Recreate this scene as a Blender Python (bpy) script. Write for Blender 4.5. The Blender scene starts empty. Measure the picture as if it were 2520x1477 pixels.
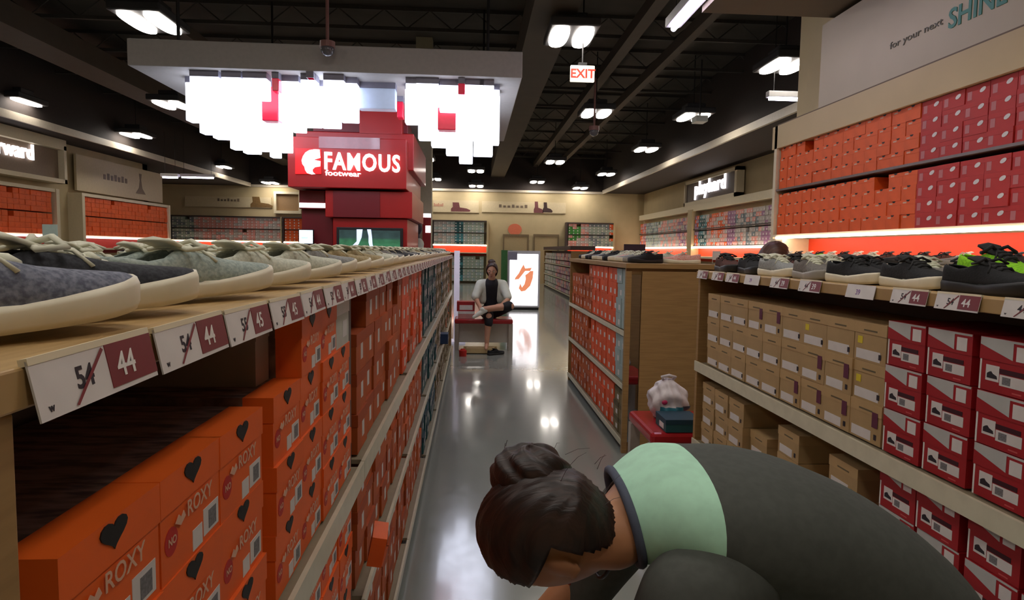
import bpy, bmesh, math, random
from mathutils import Vector, Matrix, Euler
random.seed(7)
R = random.Random(11)
PI = math.pi
col = bpy.context.scene.collection
C = col.objects
# ------------------------------------------------------------------ camera
F = 1600.0
CAMZ = 1.46
th, ph, rl = math.radians(4.374), math.radians(3.53), 0.016
cm = Matrix.Rotation(-ph, 4, 'Z') @ Matrix.Rotation(PI/2-th, 4, 'X') @ Matrix.Rotation(rl, 4, 'Z')
cm.translation = (0, 0, CAMZ)
cd = bpy.data.cameras.new('camera'); cam = bpy.data.objects.new('camera', cd); C.link(cam)
cam.matrix_world = cm
cd.sensor_width = 36; cd.lens = 36*F/2520; cd.clip_start = 0.02; cd.clip_end = 200
bpy.context.scene.camera = cam
CR = cm.to_3x3()
def ray(px, py): return CR @ Vector((px-1260, 738.5-py, -F))
def aY(px, py, Y): d = ray(px, py); return Vector((0, 0, CAMZ)) + d*(Y/d.y)
def aX(px, py, X): d = ray(px, py); return Vector((0, 0, CAMZ)) + d*(X/d.x)
def YC(Yo, X):
    u = F*X/Yo
    return X/math.tan(math.atan((u-97)/F)+ph)
def aZ(px, py, Z): d = ray(px, py); return Vector((0, 0, CAMZ)) + d*((Z-CAMZ)/d.z)
# ------------------------------------------------------------------ materials
def lin(c):
    c = c/255.0
    return c/12.92 if c <= 0.04045 else ((c+0.055)/1.055)**2.4
def rgb(*c): return (lin(c[0]), lin(c[1]), lin(c[2]), 1)
MATS = {}
def mat(name, c, rough=0.6, metal=0.0, noise=0.0, scale=20.0, c2=None, bump=0.0, emit=0.0, spec=None, coat=0.0, stretch=None, trans=0.0):
    if name in MATS: return MATS[name]
    m = bpy.data.materials.new(name); m.use_nodes = True
    nt = m.node_tree; b = nt.nodes['Principled BSDF']
    b.inputs['Base Color'].default_value = rgb(*c)
    b.inputs['Roughness'].default_value = rough; b.inputs['Metallic'].default_value = metal
    if spec is not None: b.inputs['Specular IOR Level'].default_value = spec
    if coat: b.inputs['Coat Weight'].default_value = coat; b.inputs['Coat Roughness'].default_value = 0.12
    if trans: b.inputs['Transmission Weight'].default_value = trans
    if emit:
        b.inputs['Emission Color'].default_value = rgb(*c); b.inputs['Emission Strength'].default_value = emit
    if noise or bump or c2:
        tc = nt.nodes.new('ShaderNodeTexCoord'); mp = nt.nodes.new('ShaderNodeMapping'); nz = nt.nodes.new('ShaderNodeTexNoise')
        nt.links.new(tc.outputs['Object'], mp.inputs['Vector']); nt.links.new(mp.outputs['Vector'], nz.inputs['Vector'])
        if stretch: mp.inputs['Scale'].default_value = stretch
        nz.inputs['Scale'].default_value = scale; nz.inputs['Detail'].default_value = 5
        mx = nt.nodes.new('ShaderNodeMix'); mx.data_type = 'RGBA'
        k2 = rgb(*c2) if c2 else tuple(v*(1-noise) for v in rgb(*c)[:3])+(1,)
        k1 = rgb(*c) if c2 else tuple(min(1, v*(1+noise)) for v in rgb(*c)[:3])+(1,)
        mx.inputs[6].default_value = k1; mx.inputs[7].default_value = k2
        rp = nt.nodes.new('ShaderNodeMapRange'); rp.inputs['From Min'].default_value = 0.38; rp.inputs['From Max'].default_value = 0.62
        nt.links.new(nz.outputs['Fac'], rp.inputs['Value']); nt.links.new(rp.outputs['Result'], mx.inputs[0])
        nt.links.new(mx.outputs[2], b.inputs['Base Color'])
        if bump:
            bp = nt.nodes.new('ShaderNodeBump'); bp.inputs['Strength'].default_value = bump; bp.inputs['Distance'].default_value = 0.003
            nt.links.new(nz.outputs['Fac'], bp.inputs['Height']); nt.links.new(bp.outputs['Normal'], b.inputs['Normal'])
    MATS[name] = m
    return m
def emis(name, c, s):
    if name in MATS: return MATS[name]
    m = bpy.data.materials.new(name); m.use_nodes = True; nt = m.node_tree
    b = nt.nodes['Principled BSDF']; b.inputs['Base Color'].default_value = (0.8, 0.8, 0.8, 1)
    b.inputs['Emission Color'].default_value = rgb(*c); b.inputs['Emission Strength'].default_value = s
    MATS[name] = m; return m
wood = mat('wood laminate', (168, 132, 84), 0.5, c2=(156, 121, 75), scale=6, stretch=(1, 1, 14), bump=0.1)
woodtop = mat('wood top', (190, 158, 108), 0.45, c2=(172, 138, 88), scale=6, stretch=(14, 1, 1), bump=0.1)
strip = mat('cream metal shelf lip', (214, 208, 182), 0.35, noise=0.04)
greyback = mat('grey back panel', (110, 100, 96), 0.6, noise=0.05, scale=5)
paper = mat('white card', (222, 216, 212), 0.5, noise=0.03)
maroon = mat('maroon print', (122, 30, 36), 0.5, noise=0.05)
ink = mat('dark ink', (38, 30, 38), 0.6, noise=0.05)
whiteink = mat('white print', (235, 230, 225), 0.5, noise=0.02)
beige = mat('beige wall paint', (196, 178, 138), 0.7, noise=0.03, scale=3, bump=0.05)
beige2 = mat('light sign board', (194, 182, 156), 0.6, noise=0.02, scale=3)
cream = mat('cream trim paint', (225, 212, 180), 0.5, noise=0.02)
blackm = mat('matt black', (22, 21, 22), 0.55, noise=0.1)
chrome = mat('brushed steel', (170, 170, 170), 0.3, metal=0.9, noise=0.05)
# ------------------------------------------------------------------ mesh builder
class MB:
    def __init__(s): s.bm = bmesh.new(); s.mi = 0
    def _new(s, vs, M=None):
        if M is not None:
            for v in vs: v.co = M @ v.co
    def box(s, x0, y0, z0, x1, y1, z1, mi=0, M=None):
        a = [Vector((x, y, z)) for z in (z0, z1) for (x, y) in ((x0, y0), (x1, y0), (x1, y1), (x0, y1))]
        if M is not None: a = [M @ p for p in a]
        v = [s.bm.verts.new(p) for p in a]
        fs = []
        for q in ((0, 3, 2, 1), (4, 5, 6, 7), (0, 1, 5, 4), (1, 2, 6, 5), (2, 3, 7, 6), (3, 0, 4, 7)):
            f = s.bm.faces.new([v[i] for i in q]); f.material_index = mi; fs.append(f)
        return s
    def quad(s, pts, mi=0):
        f = s.bm.faces.new([s.bm.verts.new(p) for p in pts]); f.material_index = mi; return s
    def prism(s, poly, d, mi=0, M=None):
        """poly in xy, extruded 0..d in z, then transformed"""
        M = M or Matrix()
        a = [s.bm.verts.new(M @ Vector((p[0], p[1], 0))) for p in poly]; b = [s.bm.verts.new(M @ Vector((p[0], p[1], d))) for p in poly]
        n = len(poly)
        for f in [s.bm.faces.new(b), s.bm.faces.new(a[::-1])]: f.material_index = mi
        for i in range(n):
            f = s.bm.faces.new((a[i], a[(i+1) % n], b[(i+1) % n], b[i])); f.material_index = mi
        return s
    def tube(s, pts, rad, seg=8, mi=0, cap=True):
        pts = [Vector(p) for p in pts]
        rr = rad if isinstance(rad, (list, tuple)) else [rad]*len(pts)
        rings = []; prev = None
        for i, p in enumerate(pts):
            t = (pts[min(i+1, len(pts)-1)]-pts[max(i-1, 0)]).normalized()
            if prev is None:
                up = Vector((0, 0, 1)) if abs(t.z) < 0.9 else Vector((1, 0, 0)); u = t.cross(up).normalized()
            else: u = (prev - t*prev.dot(t)).normalized()
            prev = u; w = t.cross(u)
            rings.append([s.bm.verts.new(p+(u*math.cos(a)+w*math.sin(a))*rr[i]) for a in [2*PI*k/seg for k in range(seg)]])
        for i in range(len(rings)-1):
            for k in range(seg):
                f = s.bm.faces.new((rings[i][k], rings[i][(k+1) % seg], rings[i+1][(k+1) % seg], rings[i+1][k])); f.material_index = mi
        if cap:
            for q in (rings[0][::-1], rings[-1]):
                f = s.bm.faces.new(q); f.material_index = mi
        return s
    def ring_loft(s, rings, mi=0, cap0=True, cap1=True, mif=None):
        vr = [[s.bm.verts.new(p) for p in r] for r in rings]; n = len(vr[0])
        for i in range(len(vr)-1):
            for k in range(n):
                f = s.bm.faces.new((vr[i][k], vr[i][(k+1) % n], vr[i+1][(k+1) % n], vr[i+1][k])); f.material_index = mif(i) if mif else mi
        if cap0: s.bm.faces.new(vr[0][::-1]).material_index = mi
        if cap1: s.bm.faces.new(vr[-1]).material_index = mif(len(vr)-2) if mif else mi
        return s
    def ell(s, c, r, M=None, seg=20, rings=14, mi=0, fn=None):
        c = Vector(c); vs = []
        M = M or Matrix()
        top = None; grid = []
        for i in range(1, rings):
            a = PI*i/rings; grid.append([Vector((math.sin(a)*math.cos(2*PI*k/seg), math.sin(a)*math.sin(2*PI*k/seg), math.cos(a))) for k in range(seg)])
        def tr(d):
            p = Vector((d.x*r[0], d.y*r[1], d.z*r[2]))
            if fn: p = fn(p, d)
            return c + (M.to_3x3() @ p)
        g = [[s.bm.verts.new(tr(d)) for d in row] for row in grid]
        t = s.bm.verts.new(tr(Vector((0, 0, 1)))); b = s.bm.verts.new(tr(Vector((0, 0, -1))))
        for i in range(len(g)-1):
            for k in range(seg): s.bm.faces.new((g[i][k], g[i+1][k], g[i+1][(k+1) % seg], g[i][(k+1) % seg])).material_index = mi
        for k in range(seg):
            s.bm.faces.new((t, g[0][k], g[0][(k+1) % seg])).material_index = mi
            s.bm.faces.new((b, g[-1][(k+1) % seg], g[-1][k])).material_index = mi
        return s
    def limb(s, pts, rad, seg=12):
        for p, r in zip(pts, rad): s.ell(p, (r, r, r), seg=seg, rings=8)
        for i in range(len(pts)-1): s.tube([pts[i], pts[i+1]], [rad[i], rad[i+1]], seg)
        return s
    def addmesh(s, me, M, mi=0):
        n0 = len(s.bm.verts); nf = len(s.bm.faces)
        s.bm.from_mesh(me); s.bm.verts.ensure_lookup_table(); s.bm.faces.ensure_lookup_table()
        for v in s.bm.verts[n0:]: v.co = M @ v.co
        for f in s.bm.faces[nf:]: f.material_index = mi
        return s
    def mesh(s, name, mats, smooth=False, fixn=True):
        me = bpy.data.meshes.new(name)
        if fixn: bmesh.ops.recalc_face_normals(s.bm, faces=s.bm.faces[:])
        for f in s.bm.faces: f.smooth = smooth
        s.bm.to_mesh(me); s.bm.free()
        for m in (mats if isinstance(mats, (list, tuple)) else [mats]): me.materials.append(m)
        return me
    def build(s, name, mats, parent=None, smooth=False, loc=None, bevel=0, fixn=True):
        o = bpy.data.objects.new(name, s.mesh(name, mats, smooth, fixn)); C.link(o)
        if loc is not None: o.location = loc
        if parent: o.parent = parent
        if bevel:
            b = o.modifiers.new('bevel', 'BEVEL'); b.width = bevel; b.segments = 2; b.limit_method = 'ANGLE'
        return o
def bake(o):
    dg = bpy.context.evaluated_depsgraph_get(); dg.update()
    me = bpy.data.meshes.new_from_object(o.evaluated_get(dg)); me.name = o.name
    o.modifiers.clear(); o.data = me
    return o
def tag(o, label, cat, group=None):
    o['label'] = label; o['category'] = cat
    if group: o['group'] = group
    return o
def stuff(o, label, cat):
    tag(o, label, cat); o['kind'] = 'stuff'; return o
def struct(o): o['kind'] = 'structure'; return o
def empty(name, loc=(0, 0, 0), rz=0):
    o = bpy.data.objects.new(name, None); C.link(o); o.location = loc; o.rotation_euler = (0, 0, rz); o.empty_display_size = 0.1; return o
KIDS = {}
def kids(o):
    if o.name not in KIDS: KIDS[o.name] = list(o.children)
    return KIDS[o.name]
def copy_tree(o, parent=None):
    c = o.copy(); C.link(c)
    if parent: c.parent = parent
    ks = kids(o)
    for k in ks: copy_tree(k, c)
    return c
class Proto:
    """first placement uses the prototype itself, later ones copies"""
    def __init__(s, root): s.root = root; s.used = False
    def put(s, loc, rz, label, cat, group=None, sc=None):
        if s.used: o = copy_tree(s.root)
        else: o = s.root; kids_cache(o); s.used = True
        o.location = loc; o.rotation_euler = (0, 0, rz)
        if sc: o.scale = sc
        tag(o, label, cat, group)
        if not group and 'group' in o: del o['group']
        return o
def kids_cache(o):
    for k in kids(o): kids_cache(k)
TXT = {}
def text_mesh(t, size=1.0, ext=0.0, off=0.0, align='LEFT', sx=1.0, shear=0):
    key = (t, size, ext, off, align, sx, shear)
    if key in TXT: return TXT[key]
    cu = bpy.data.curves.new('txt', 'FONT'); cu.body = t; cu.size = size; cu.extrude = ext; cu.offset = off; cu.align_x = align; cu.shear = shear
    cu.resolution_u = 3
    if t == 'FAMOUS': cu.space_character = 1.14
    o = bpy.data.objects.new('txt', cu); C.link(o)
    dg = bpy.context.evaluated_depsgraph_get(); dg.update()
    me = bpy.data.meshes.new_from_object(o.evaluated_get(dg))
    bpy.data.objects.remove(o); bpy.data.curves.remove(cu)
    if sx != 1:
        for v in me.vertices: v.co.x *= sx
    TXT[key] = me
    return me
def frame(origin, right, up):
    r = Vector(right).normalized(); u = Vector(up).normalized(); n = r.cross(u)
    M = Matrix((r, u, n)).transposed().to_4x4(); M.translation = Vector(origin); return M
ORD = ['first', 'second', 'third', 'fourth', 'fifth', 'sixth', 'seventh', 'eighth', 'ninth', 'tenth', 'eleventh', 'twelfth', 'thirteenth', 'fourteenth', 'fifteenth', 'sixteenth', 'seventeenth', 'eighteenth', 'nineteenth', 'twentieth']
def ordi(i):
    if i < 20: return ORD[i]
    t = {2: 'twenty', 3: 'thirty', 4: 'forty', 5: 'fifty'}[(i+1)//10]
    u = (i+1) % 10
    return t+'-'+ORD[u-1] if u else t[:-1]+'ieth'
# ------------------------------------------------------------------ room shell
YB = 28.6
def fmat():
    m = bpy.data.materials.new('polished concrete'); m.use_nodes = True; nt = m.node_tree; b = nt.nodes['Principled BSDF']
    tc = nt.nodes.new('ShaderNodeTexCoord'); nz = nt.nodes.new('ShaderNodeTexNoise'); nz.inputs['Scale'].default_value = 0.9; nz.inputs['Detail'].default_value = 8
    nt.links.new(tc.outputs['Object'], nz.inputs['Vector'])
    mx = nt.nodes.new('ShaderNodeMix'); mx.data_type = 'RGBA'; mx.inputs[6].default_value = rgb(134, 140, 136); mx.inputs[7].default_value = rgb(154, 157, 150)
    nt.links.new(nz.outputs['Fac'], mx.inputs[0]); nt.links.new(mx.outputs[2], b.inputs['Base Color'])
    n2 = nt.nodes.new('ShaderNodeTexNoise'); n2.inputs['Scale'].default_value = 14; nt.links.new(tc.outputs['Object'], n2.inputs['Vector'])
    mr = nt.nodes.new('ShaderNodeMapRange'); mr.inputs['To Min'].default_value = 0.1; mr.inputs['To Max'].default_value = 0.22
    nt.links.new(n2.outputs['Fac'], mr.inputs['Value']); nt.links.new(mr.outputs['Result'], b.inputs['Roughness'])
    b.inputs['Specular IOR Level'].default_value = 0.8; b.inputs['Coat Weight'].default_value = 0.35; b.inputs['Coat Roughness'].default_value = 0.06
    bp = nt.nodes.new('ShaderNodeBump'); bp.inputs['Strength'].default_value = 0.06; bp.inputs['Distance'].default_value = 0.01
    nt.links.new(nz.outputs['Fac'], bp.inputs['Height']); nt.links.new(bp.outputs['Normal'], b.inputs['Normal'])
    return m
struct(MB().box(-14.5, -4, -0.2, 9.5, YB+0.3, 0).build('floor', fmat()))
ceilm = mat('dark ceiling paint', (64, 58, 50), 0.8, noise=0.15, scale=2)
m = MB().box(-14.5, -4, 5.7, 9.5, YB+0.3, 5.9)
struct(m.build('ceiling', ceilm))
joist = mat('ceiling steel', (58, 54, 48), 0.7, noise=0.1)
m = MB()
y = 0.5
while y < YB:
    m.box(-14, y, 5.3, 9.2, y+0.05, 5.36); m.box(-14, y, 5.64, 9.2, y+0.05, 5.7)
    x = -14
    while x < 9:
        m.tube([(x, y+0.025, 5.34), (x+0.4, y+0.025, 5.66), (x+0.8, y+0.025, 5.34)], 0.012, 4, cap=False); x += 0.8
    y += 1.9
struct(m.build('trim_1', joist))   # roof joists
brown = mat('brown ceiling duct', (74, 64, 52), 0.7, noise=0.06, scale=3)
m = MB()
m.box(0.75, -4, 4.62, 1.35, YB, 5.15)
m.box(2.6, -4, 5.1, 2.8, YB, 5.3); m.box(3.6, -4, 5.1, 3.75, YB, 5.3); m.box(-8.1, -4, 4.9, -7.4, YB, 5.3); m.box(-5.2, -4, 5.1, -5.0, YB, 5.3)
struct(m.build('trim_2', brown))
# walls
struct(MB().box(-14.5, YB, 0, 9.5, YB+0.3, 5.8).build('wall_back', beige))
struct(MB().box(-10.9, -4, 0, -10.55, 22.0, 5.8).box(-14.5, 22, 0, -14.2, YB, 5.8).box(-14.5, 21.7, 0, -10.55, 22.0, 5.8).build('wall_left', beige))
struct(MB().box(7.55, 7.3, 0, 7.9, YB, 5.8).box(3.8, 7.3, 0, 7.9, 7.6, 5.8).box(3.75, -4, 0, 4.0, 7.3, 5.8).build('wall_right', beige))
struct(MB().box(-14.5, -4.3, 0, 9.5, -4, 5.8).build('wall_front', beige))
darksof = mat('dark brown soffit', (48, 40, 36), 0.8, noise=0.08)
m = MB()
m.box(5.72, 7.6, 4.02, 7.6, YB, 4.1); m.box(5.7, 7.6, 4.1, 5.8, YB, 5.7)
m.box(-10.55, -4, 4.02, -9.52, 22.0, 4.1); m.box(-9.6, -4, 4.1, -9.5, YB, 5.7); m.box(-14.3, 22, 4.02, -9.5, YB, 4.1)
struct(m.build('trim_3', darksof))
litetrim = mat('pale ceiling trim', (206, 196, 176), 0.5, noise=0.03)
m = MB()
m.box(5.66, 7.6, 3.98, 5.72, YB, 4.14); m.box(-9.5, -4, 3.98, -9.44, YB, 4.14)
m.box(-9.5, YB-0.06, 3.98, 5.7, YB, 4.08)
struct(m.build('trim_4', litetrim))
m = MB().box(-9.5, YB-0.04, 4.08, 5.7, YB-0.02, 5.7)
struct(m.build('trim_5', darksof))
# near right soffit
m = MB().box(2.15, -4, 3.74, 3.75, 6.25, 3.9).box(2.15, 6.1, 3.9, 7.6, 6.25, 5.7).box(2.15, -4, 3.9, 2.25, 6.1, 5.7)
struct(m.build('trim_6', mat('brown soffit', (104, 92, 74), 0.7, noise=0.05, scale=2)))
# doors on back wall
def wallpt(px, py): return aY(px, py, YB-0.02)
dm = mat('beige door', (176, 156, 116), 0.5, noise=0.03); dk = mat('door frame', (120, 102, 74), 0.5, noise=0.03)
for i, (p0, p1) in enumerate(((1241, 1298), (1316, 1372))):
    a = wallpt(p0, 582); b = wallpt(p1, 582)
    d = struct(MB().box(a.x, YB-0.05, 0, b.x, YB, a.z).build('door_%d' % (i+1), dm))
    MB().box(a.x-0.06, YB-0.08, a.z, b.x+0.06, YB, a.z+0.1).box(a.x-0.06, YB-0.08, 0, a.x, YB, a.z).box(b.x, YB-0.08, 0, b.x+0.06, YB, a.z).build('door_frame', dk, d)
    MB().box(b.x-0.16, YB-0.11, 1.0, b.x-0.06, YB-0.05, 1.05).build('door_handle', chrome, d)
# ------------------------------------------------------------------ ceiling lamps
lens = emis('lamp lens', (255, 246, 236), 15.0)
housing = mat('lamp housing', (60, 60, 62), 0.5, metal=0.3, noise=0.05)
def lampproto():
    r = empty('ceiling_lamp')
    m = MB().box(-0.33, -0.46, 0, 0.33, 0.46, 0.12)
    m.box(-0.2, -0.2, 0.12, 0.2, 0.2, 0.26)
    m.build('housing', housing, r, bevel=0.02)
    for s in (-1, 1):
        MB().prism([(s*0.165+0.125*math.copysign(abs(math.cos(a))**0.75, math.cos(a)), 0.42*math.copysign(abs(math.sin(a))**0.75, math.sin(a))) for a in [2*PI*k/28 for k in range(28)]], 0.03, M=Matrix.Translation((0, 0, -0.025))).build('lens', lens, r)
    MB().tube([(0, 0, 0.25), (0, 0, 1.3)], 0.012, 6).build('hanging_rod', blackm, r)
    return Proto(r)
LP = lampproto()
lampl = [(370, 55, 'topmost twin ceiling lamp above the white canopy left edge'), (1405, 90, 'large twin ceiling lamp right above the exit sign'),
 (1932, 162, 'large twin ceiling lamp left of the near sign board'), (45, 250, 'twin ceiling lamp cut by the left frame edge'),
 (424, 258, 'twin ceiling lamp tucked beside the hanging light blocks'), (335, 333, 'twin ceiling lamp above the left wall trim'),
 (1467, 279, 'twin ceiling lamp above the hanging camera dome'), (1706, 288, 'twin ceiling lamp beside a small ceiling projector'),
 (1590, 368, 'twin ceiling lamp above the right pale ceiling trim'), (545, 411, 'small far twin ceiling lamp left of the red tower'),
 (1366, 399, 'far twin ceiling lamp right of the brown duct'), (1492, 429, 'far twin ceiling lamp close over the right trim line'),
 (1171, 421, 'far twin ceiling lamp under the light blocks right side'), (1322, 448, 'far twin ceiling lamp over the back wall doors'),
 (1068, 441, 'far twin ceiling lamp just right of the tower sign'), (1172, 458, 'farthest twin ceiling lamp right of the tower'),
 (1428, 463, 'farthest twin ceiling lamp near the right back corner'), (665, 450, 'far twin ceiling lamp just left of the red tower'),
 (1045, 392, 'twin ceiling lamp half hidden beside the tower top')]
for px, py, lb in lampl:
    p = aZ(px, py, 4.4)
    if p.y > YB-0.6: p = aY(px, py, YB-0.7)
    LP.put(p, 0, lb, 'ceiling lamp', 'twin ceiling lamps')
for x, y in ((-3.5, 2.9), (-0.9, 3.9), (1.45, 2.6), (-6.8, 3.5), (-0.6, 0.4), (-4, -1.2), (1.55, -0.9)):  # unseen lamps continuing the ceiling grid, added to light the foreground
    LP.put((x, y, 4.4), 0, 'twin ceiling lamp overhead out of view, lighting the foreground', 'ceiling lamp', 'twin ceiling lamps')
tubem = emis('fluorescent tube', (225, 215, 250), 14.0)
def linear(a, b, label, w=0.12):
    a = Vector(a); b = Vector(b); r = empty('linear_lamp', a); d = b-a; L = d.length; d.normalize()
    sd = Vector((0, 0, 1)).cross(d).normalized(); M = Matrix((d, sd, Vector((0, 0, 1)))).transposed().to_4x4()
    MB().box(0, -w/2, 0.03, L, w/2, 0.12, M=M).build('channel', mat('white lamp channel', (190, 188, 186), 0.4, noise=0.02), r, bevel=0.005)
    MB().tube([M @ Vector((0.03, 0, 0.01)), M @ Vector((L-0.03, 0, 0.01))], 0.028, 10).build('lamp_tube', tubem, r)
    for t in (0.1, L-0.1): MB().tube([M @ Vector((t, 0, 0.1)), M @ Vector((t, 0, 1.4))], 0.006, 5).build('hanging_wire', blackm, r)
    tag(r, label, 'lamp')
a = aZ(1655, 76, 3.75); linear(a, (a.x, a.y-2.6, 3.75), 'long linear lamp hanging at the top edge of the view', 0.16)
a = aZ(1888, 244, 3.9); b = aZ(2010, 244, 3.9); linear((a.x, a.y, 3.9), (b.x, a.y, 3.9), 'violet white linear lamp beside the near right sign board')
a = aY(398, 437, 20.5); b = aY(440, 437, 20.5); linear(a, (b.x, 20.5, a.z), 'short linear lamp at the left wall corner', 0.2)
a = aY(445, 437, 21.5); b = aY(528, 437, 21.5); linear(a, (b.x, 21.5, a.z), 'long linear lamp hanging before the back wall left part')
# exit sign, camera domes
p = aY(1433, 182, 9.3); r = empty('exit_sign', (p.x, 9.3, p.z-0.11))
MB().box(-0.17, -0.03, 0, 0.17, 0.03, 0.22).build('sign_box', mat('lit sign face', (235, 225, 205), 0.4, emit=0.9, noise=0), r, bevel=0.008)
MB().addmesh(text_mesh('EXIT', 0.17, 0.004, 0.004, 'CENTER'), frame((0, -0.034, 0.05), (1, 0, 0), (0, 0, 1))).build('lettering', mat('red letters', (205, 50, 35), 0.5, emit=0.6), r)
MB().tube([(0, 0, 0.22), (0, 0, 1.4)], 0.012, 6).box(-0.06, -0.03, 0.22, 0.06, 0.03, 0.26).build('bracket', blackm, r)
tag(r, 'white exit sign with red letters hanging below the large ceiling lamp', 'exit sign')
def dome(p, label, s=1.0):
    r = empty('security_camera', p)
    MB().ell((0, 0, 0), (0.09*s, 0.09*s, 0.09*s), seg=16, rings=10).build('dome', mat('smoked dome', (90, 88, 92), 0.15, noise=0.02), r, smooth=True)
    MB().tube([(0, 0, 0.02), (0, 0, 0.1*s)], 0.1*s, 16).tube([(0, 0, 0.1*s), (0, 0, 1.0)], 0.02, 6).build('mount', mat('camera mount', (130, 90, 84), 0.5, noise=0.05), r)
    tag(r, label, 'camera')
dome(aY(1462, 324, 12.5), 'small pale camera dome hanging under a twin lamp')
dome(aY(806, 122, 7.6), 'dark camera dome in front of the white canopy', 0.85)
p = aY(1722, 296, 13.2); r = empty('projector', p)
MB().box(-0.12, -0.15, -0.05, 0.12, 0.15, 0.07).build('casing', mat('projector shell', (200, 205, 195), 0.4, noise=0.03), r, bevel=0.01)
MB().tube([(0, 0, 0.07), (0, 0, 1.2)], 0.015, 6).build('pole', blackm, r)
tag(r, 'small pale projector beside the right ceiling lamp', 'projector')
# ------------------------------------------------------------------ canopy, hanging light blocks, tower
c0 = aY(313, 162, 7.8); c1 = aY(1285, 190, 7.8)
cz = (c0.z+c1.z)/2
canm = mat('white canopy paint', (168, 164, 160), 0.6, noise=0.03)
canopy = empty('ceiling_canopy', (c0.x, 7.8, cz))
W = c1.x-c0.x
MB().box(0, 0, 0, W, 4.5, 0.3).build('slab', canm, canopy, bevel=0.01)
for x in (0.4, W-0.4):
    for y in (0.4, 4.1): MB().tube([(x, y, 0.3), (x, y, 5.7-cz)], 0.02, 6).build('hanging_rod', blackm, canopy)
tag(canopy, 'broad white canopy slab hanging over the red tower', 'canopy')
glow = emis('glowing acrylic', (228, 234, 255), 2.3)
frost = mat('frosted acrylic block', (190, 205, 228), 0.25, noise=0.02, emit=0.1)
redac = mat('red acrylic block', (205, 30, 60), 0.2, noise=0.05, emit=0.25)
capm = mat('grey lamp cap', (128, 126, 140), 0.4, noise=0.03)
def block(w, h, mt):
    r = empty('hanging_light')
    MB().box(-w/2, -0.09, -h, w/2, 0.09, -0.07).build('shade', mt, r, bevel=0.01)
    MB().box(-w/2, -0.09, -0.07, w/2, 0.09, 0.0).build('cap', capm, r)
    return Proto(r)
BP = {}
def hang(px0, px1, pyb, Y, kind='w', lb=''):
    a = aY(px0, pyb, Y); b = aY(px1, pyb, Y)
    w = max(0.08, b.x-a.x); h = cz-a.z
    key = (round(w, 2), round(h, 2), kind)
    if key not in BP: BP[key] = block(w, h, {'w': glow, 'f': frost, 'r': redac}[kind])
    BP[key].put(((a.x+b.x)/2, Y, cz), 0, lb or 'white glowing block hanging in the cluster under the canopy', 'hanging light', 'glowing blocks under the canopy')
cols = [(465, 498, 300, 8.3), (498, 530, 330, 8.6), (530, 566, 342, 9.0), (572, 603, 368, 9.5), (603, 640, 378, 9.9), (640, 668, 372, 10.2), (668, 690, 388, 10.6), (480, 520, 262, 8.1), (521, 566, 285, 8.35),
 (568, 640, 300, 8.5), (606, 650, 330, 9.1), (650, 684, 345, 9.2), (475, 545, 240, 8.0), (552, 600, 250, 8.0), (604, 662, 245, 8.0), (645, 682, 290, 8.45), (690, 718, 375, 9.4), (690, 745, 320, 8.6),
 (692, 740, 300, 8.1), (742, 790, 312, 8.25), (792, 838, 314, 8.3), (840, 882, 300, 8.1), (745, 782, 292, 8.0), (800, 850, 270, 7.98), (850, 885, 262, 8.2), (720, 752, 325, 9.0),
 (998, 1028, 305, 8.3), (1030, 1062, 345, 8.8), (1062, 1098, 362, 9.0), (1098, 1130, 382, 9.4), (1130, 1163, 402, 9.8), (1165, 1212, 384, 9.3), (1205, 1228, 356, 8.5), (1025, 1080, 260, 8.0), (1082, 1130, 275, 8.05), (1135, 1190, 262, 8.0),
 (1190, 1228, 310, 8.2), (1040, 1098, 318, 8.5), (1100, 1150, 335, 8.6), (1150, 1200, 345, 8.7), (1000, 1040, 240, 8.02), (1072, 1100, 300, 8.3), (1180, 1215, 240, 8.0)]
for i, (a, b, y, Y) in enumerate(cols):
    hang(a, b, y, Y, lb='white glowing block in the %s cluster under the canopy, bottom hanging %s' % ('left' if b < 700 else ('middle' if b < 990 else 'right'), 'high' if y < 300 else ('midway' if y < 345 else 'low')))
hang(885, 975, 270, 8.3, 'f', 'pale bluish translucent block hanging left of the red strip')
hang(979, 993, 292, 9.0, 'r', 'tall narrow red strip hanging between the light blocks')
hang(678, 688, 228, 7.98, 'r', 'short red block hanging in the left cluster of light blocks')
hang(758, 776, 192, 7.9, 'r', 'small red block hanging near the canopy front middle')
hang(1128, 1144, 236, 7.95, 'r', 'small red block hanging in the right light cluster')
hang(1078, 1122, 322, 8.2, 'r', 'wide low red block hanging in the right light cluster')
hang(650, 690, 300, 8.4, 'r', 'red block half hidden in the left light cluster')
# tower
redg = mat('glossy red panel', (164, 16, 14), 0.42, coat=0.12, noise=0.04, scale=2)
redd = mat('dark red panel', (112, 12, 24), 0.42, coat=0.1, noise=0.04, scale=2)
tower = empty('brand_tower', (-1.8, 9.6, 0))
def tbox(name, px0, px1, py0, py1, Y0, Y1, mt, z0=None, z1=None):
    a = aY(px0, py0, Y0); b = aY(px1, py1, Y0)
    zt = a.z if z1 is None else z1; zb = b.z if z0 is None else z0
    return MB().box(a.x+1.8, Y0-9.6, zb, b.x+1.8, Y1-9.6, zt).build(name, mt, tower, bevel=0.01)
sb = tbox('sign_box', 707, 1000, 335, 466, 9.6, 12.2, redg)
sb2 = tbox('upper_block', 728, 1018, 322, 420, 9.9, 12.4, redg)
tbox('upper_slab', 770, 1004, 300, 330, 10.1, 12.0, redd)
tbox('top_column', 884, 990, 274, 333, 9.9, 11.4, redg, z1=cz)
low = tbox('lower_block', 800, 1014, 468, 538, 9.7, 11.9, redg)
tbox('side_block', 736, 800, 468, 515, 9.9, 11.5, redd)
tbox('plinth', 819, 1002, 536, 600, 9.75, 11.7, redg, z0=0)
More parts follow.
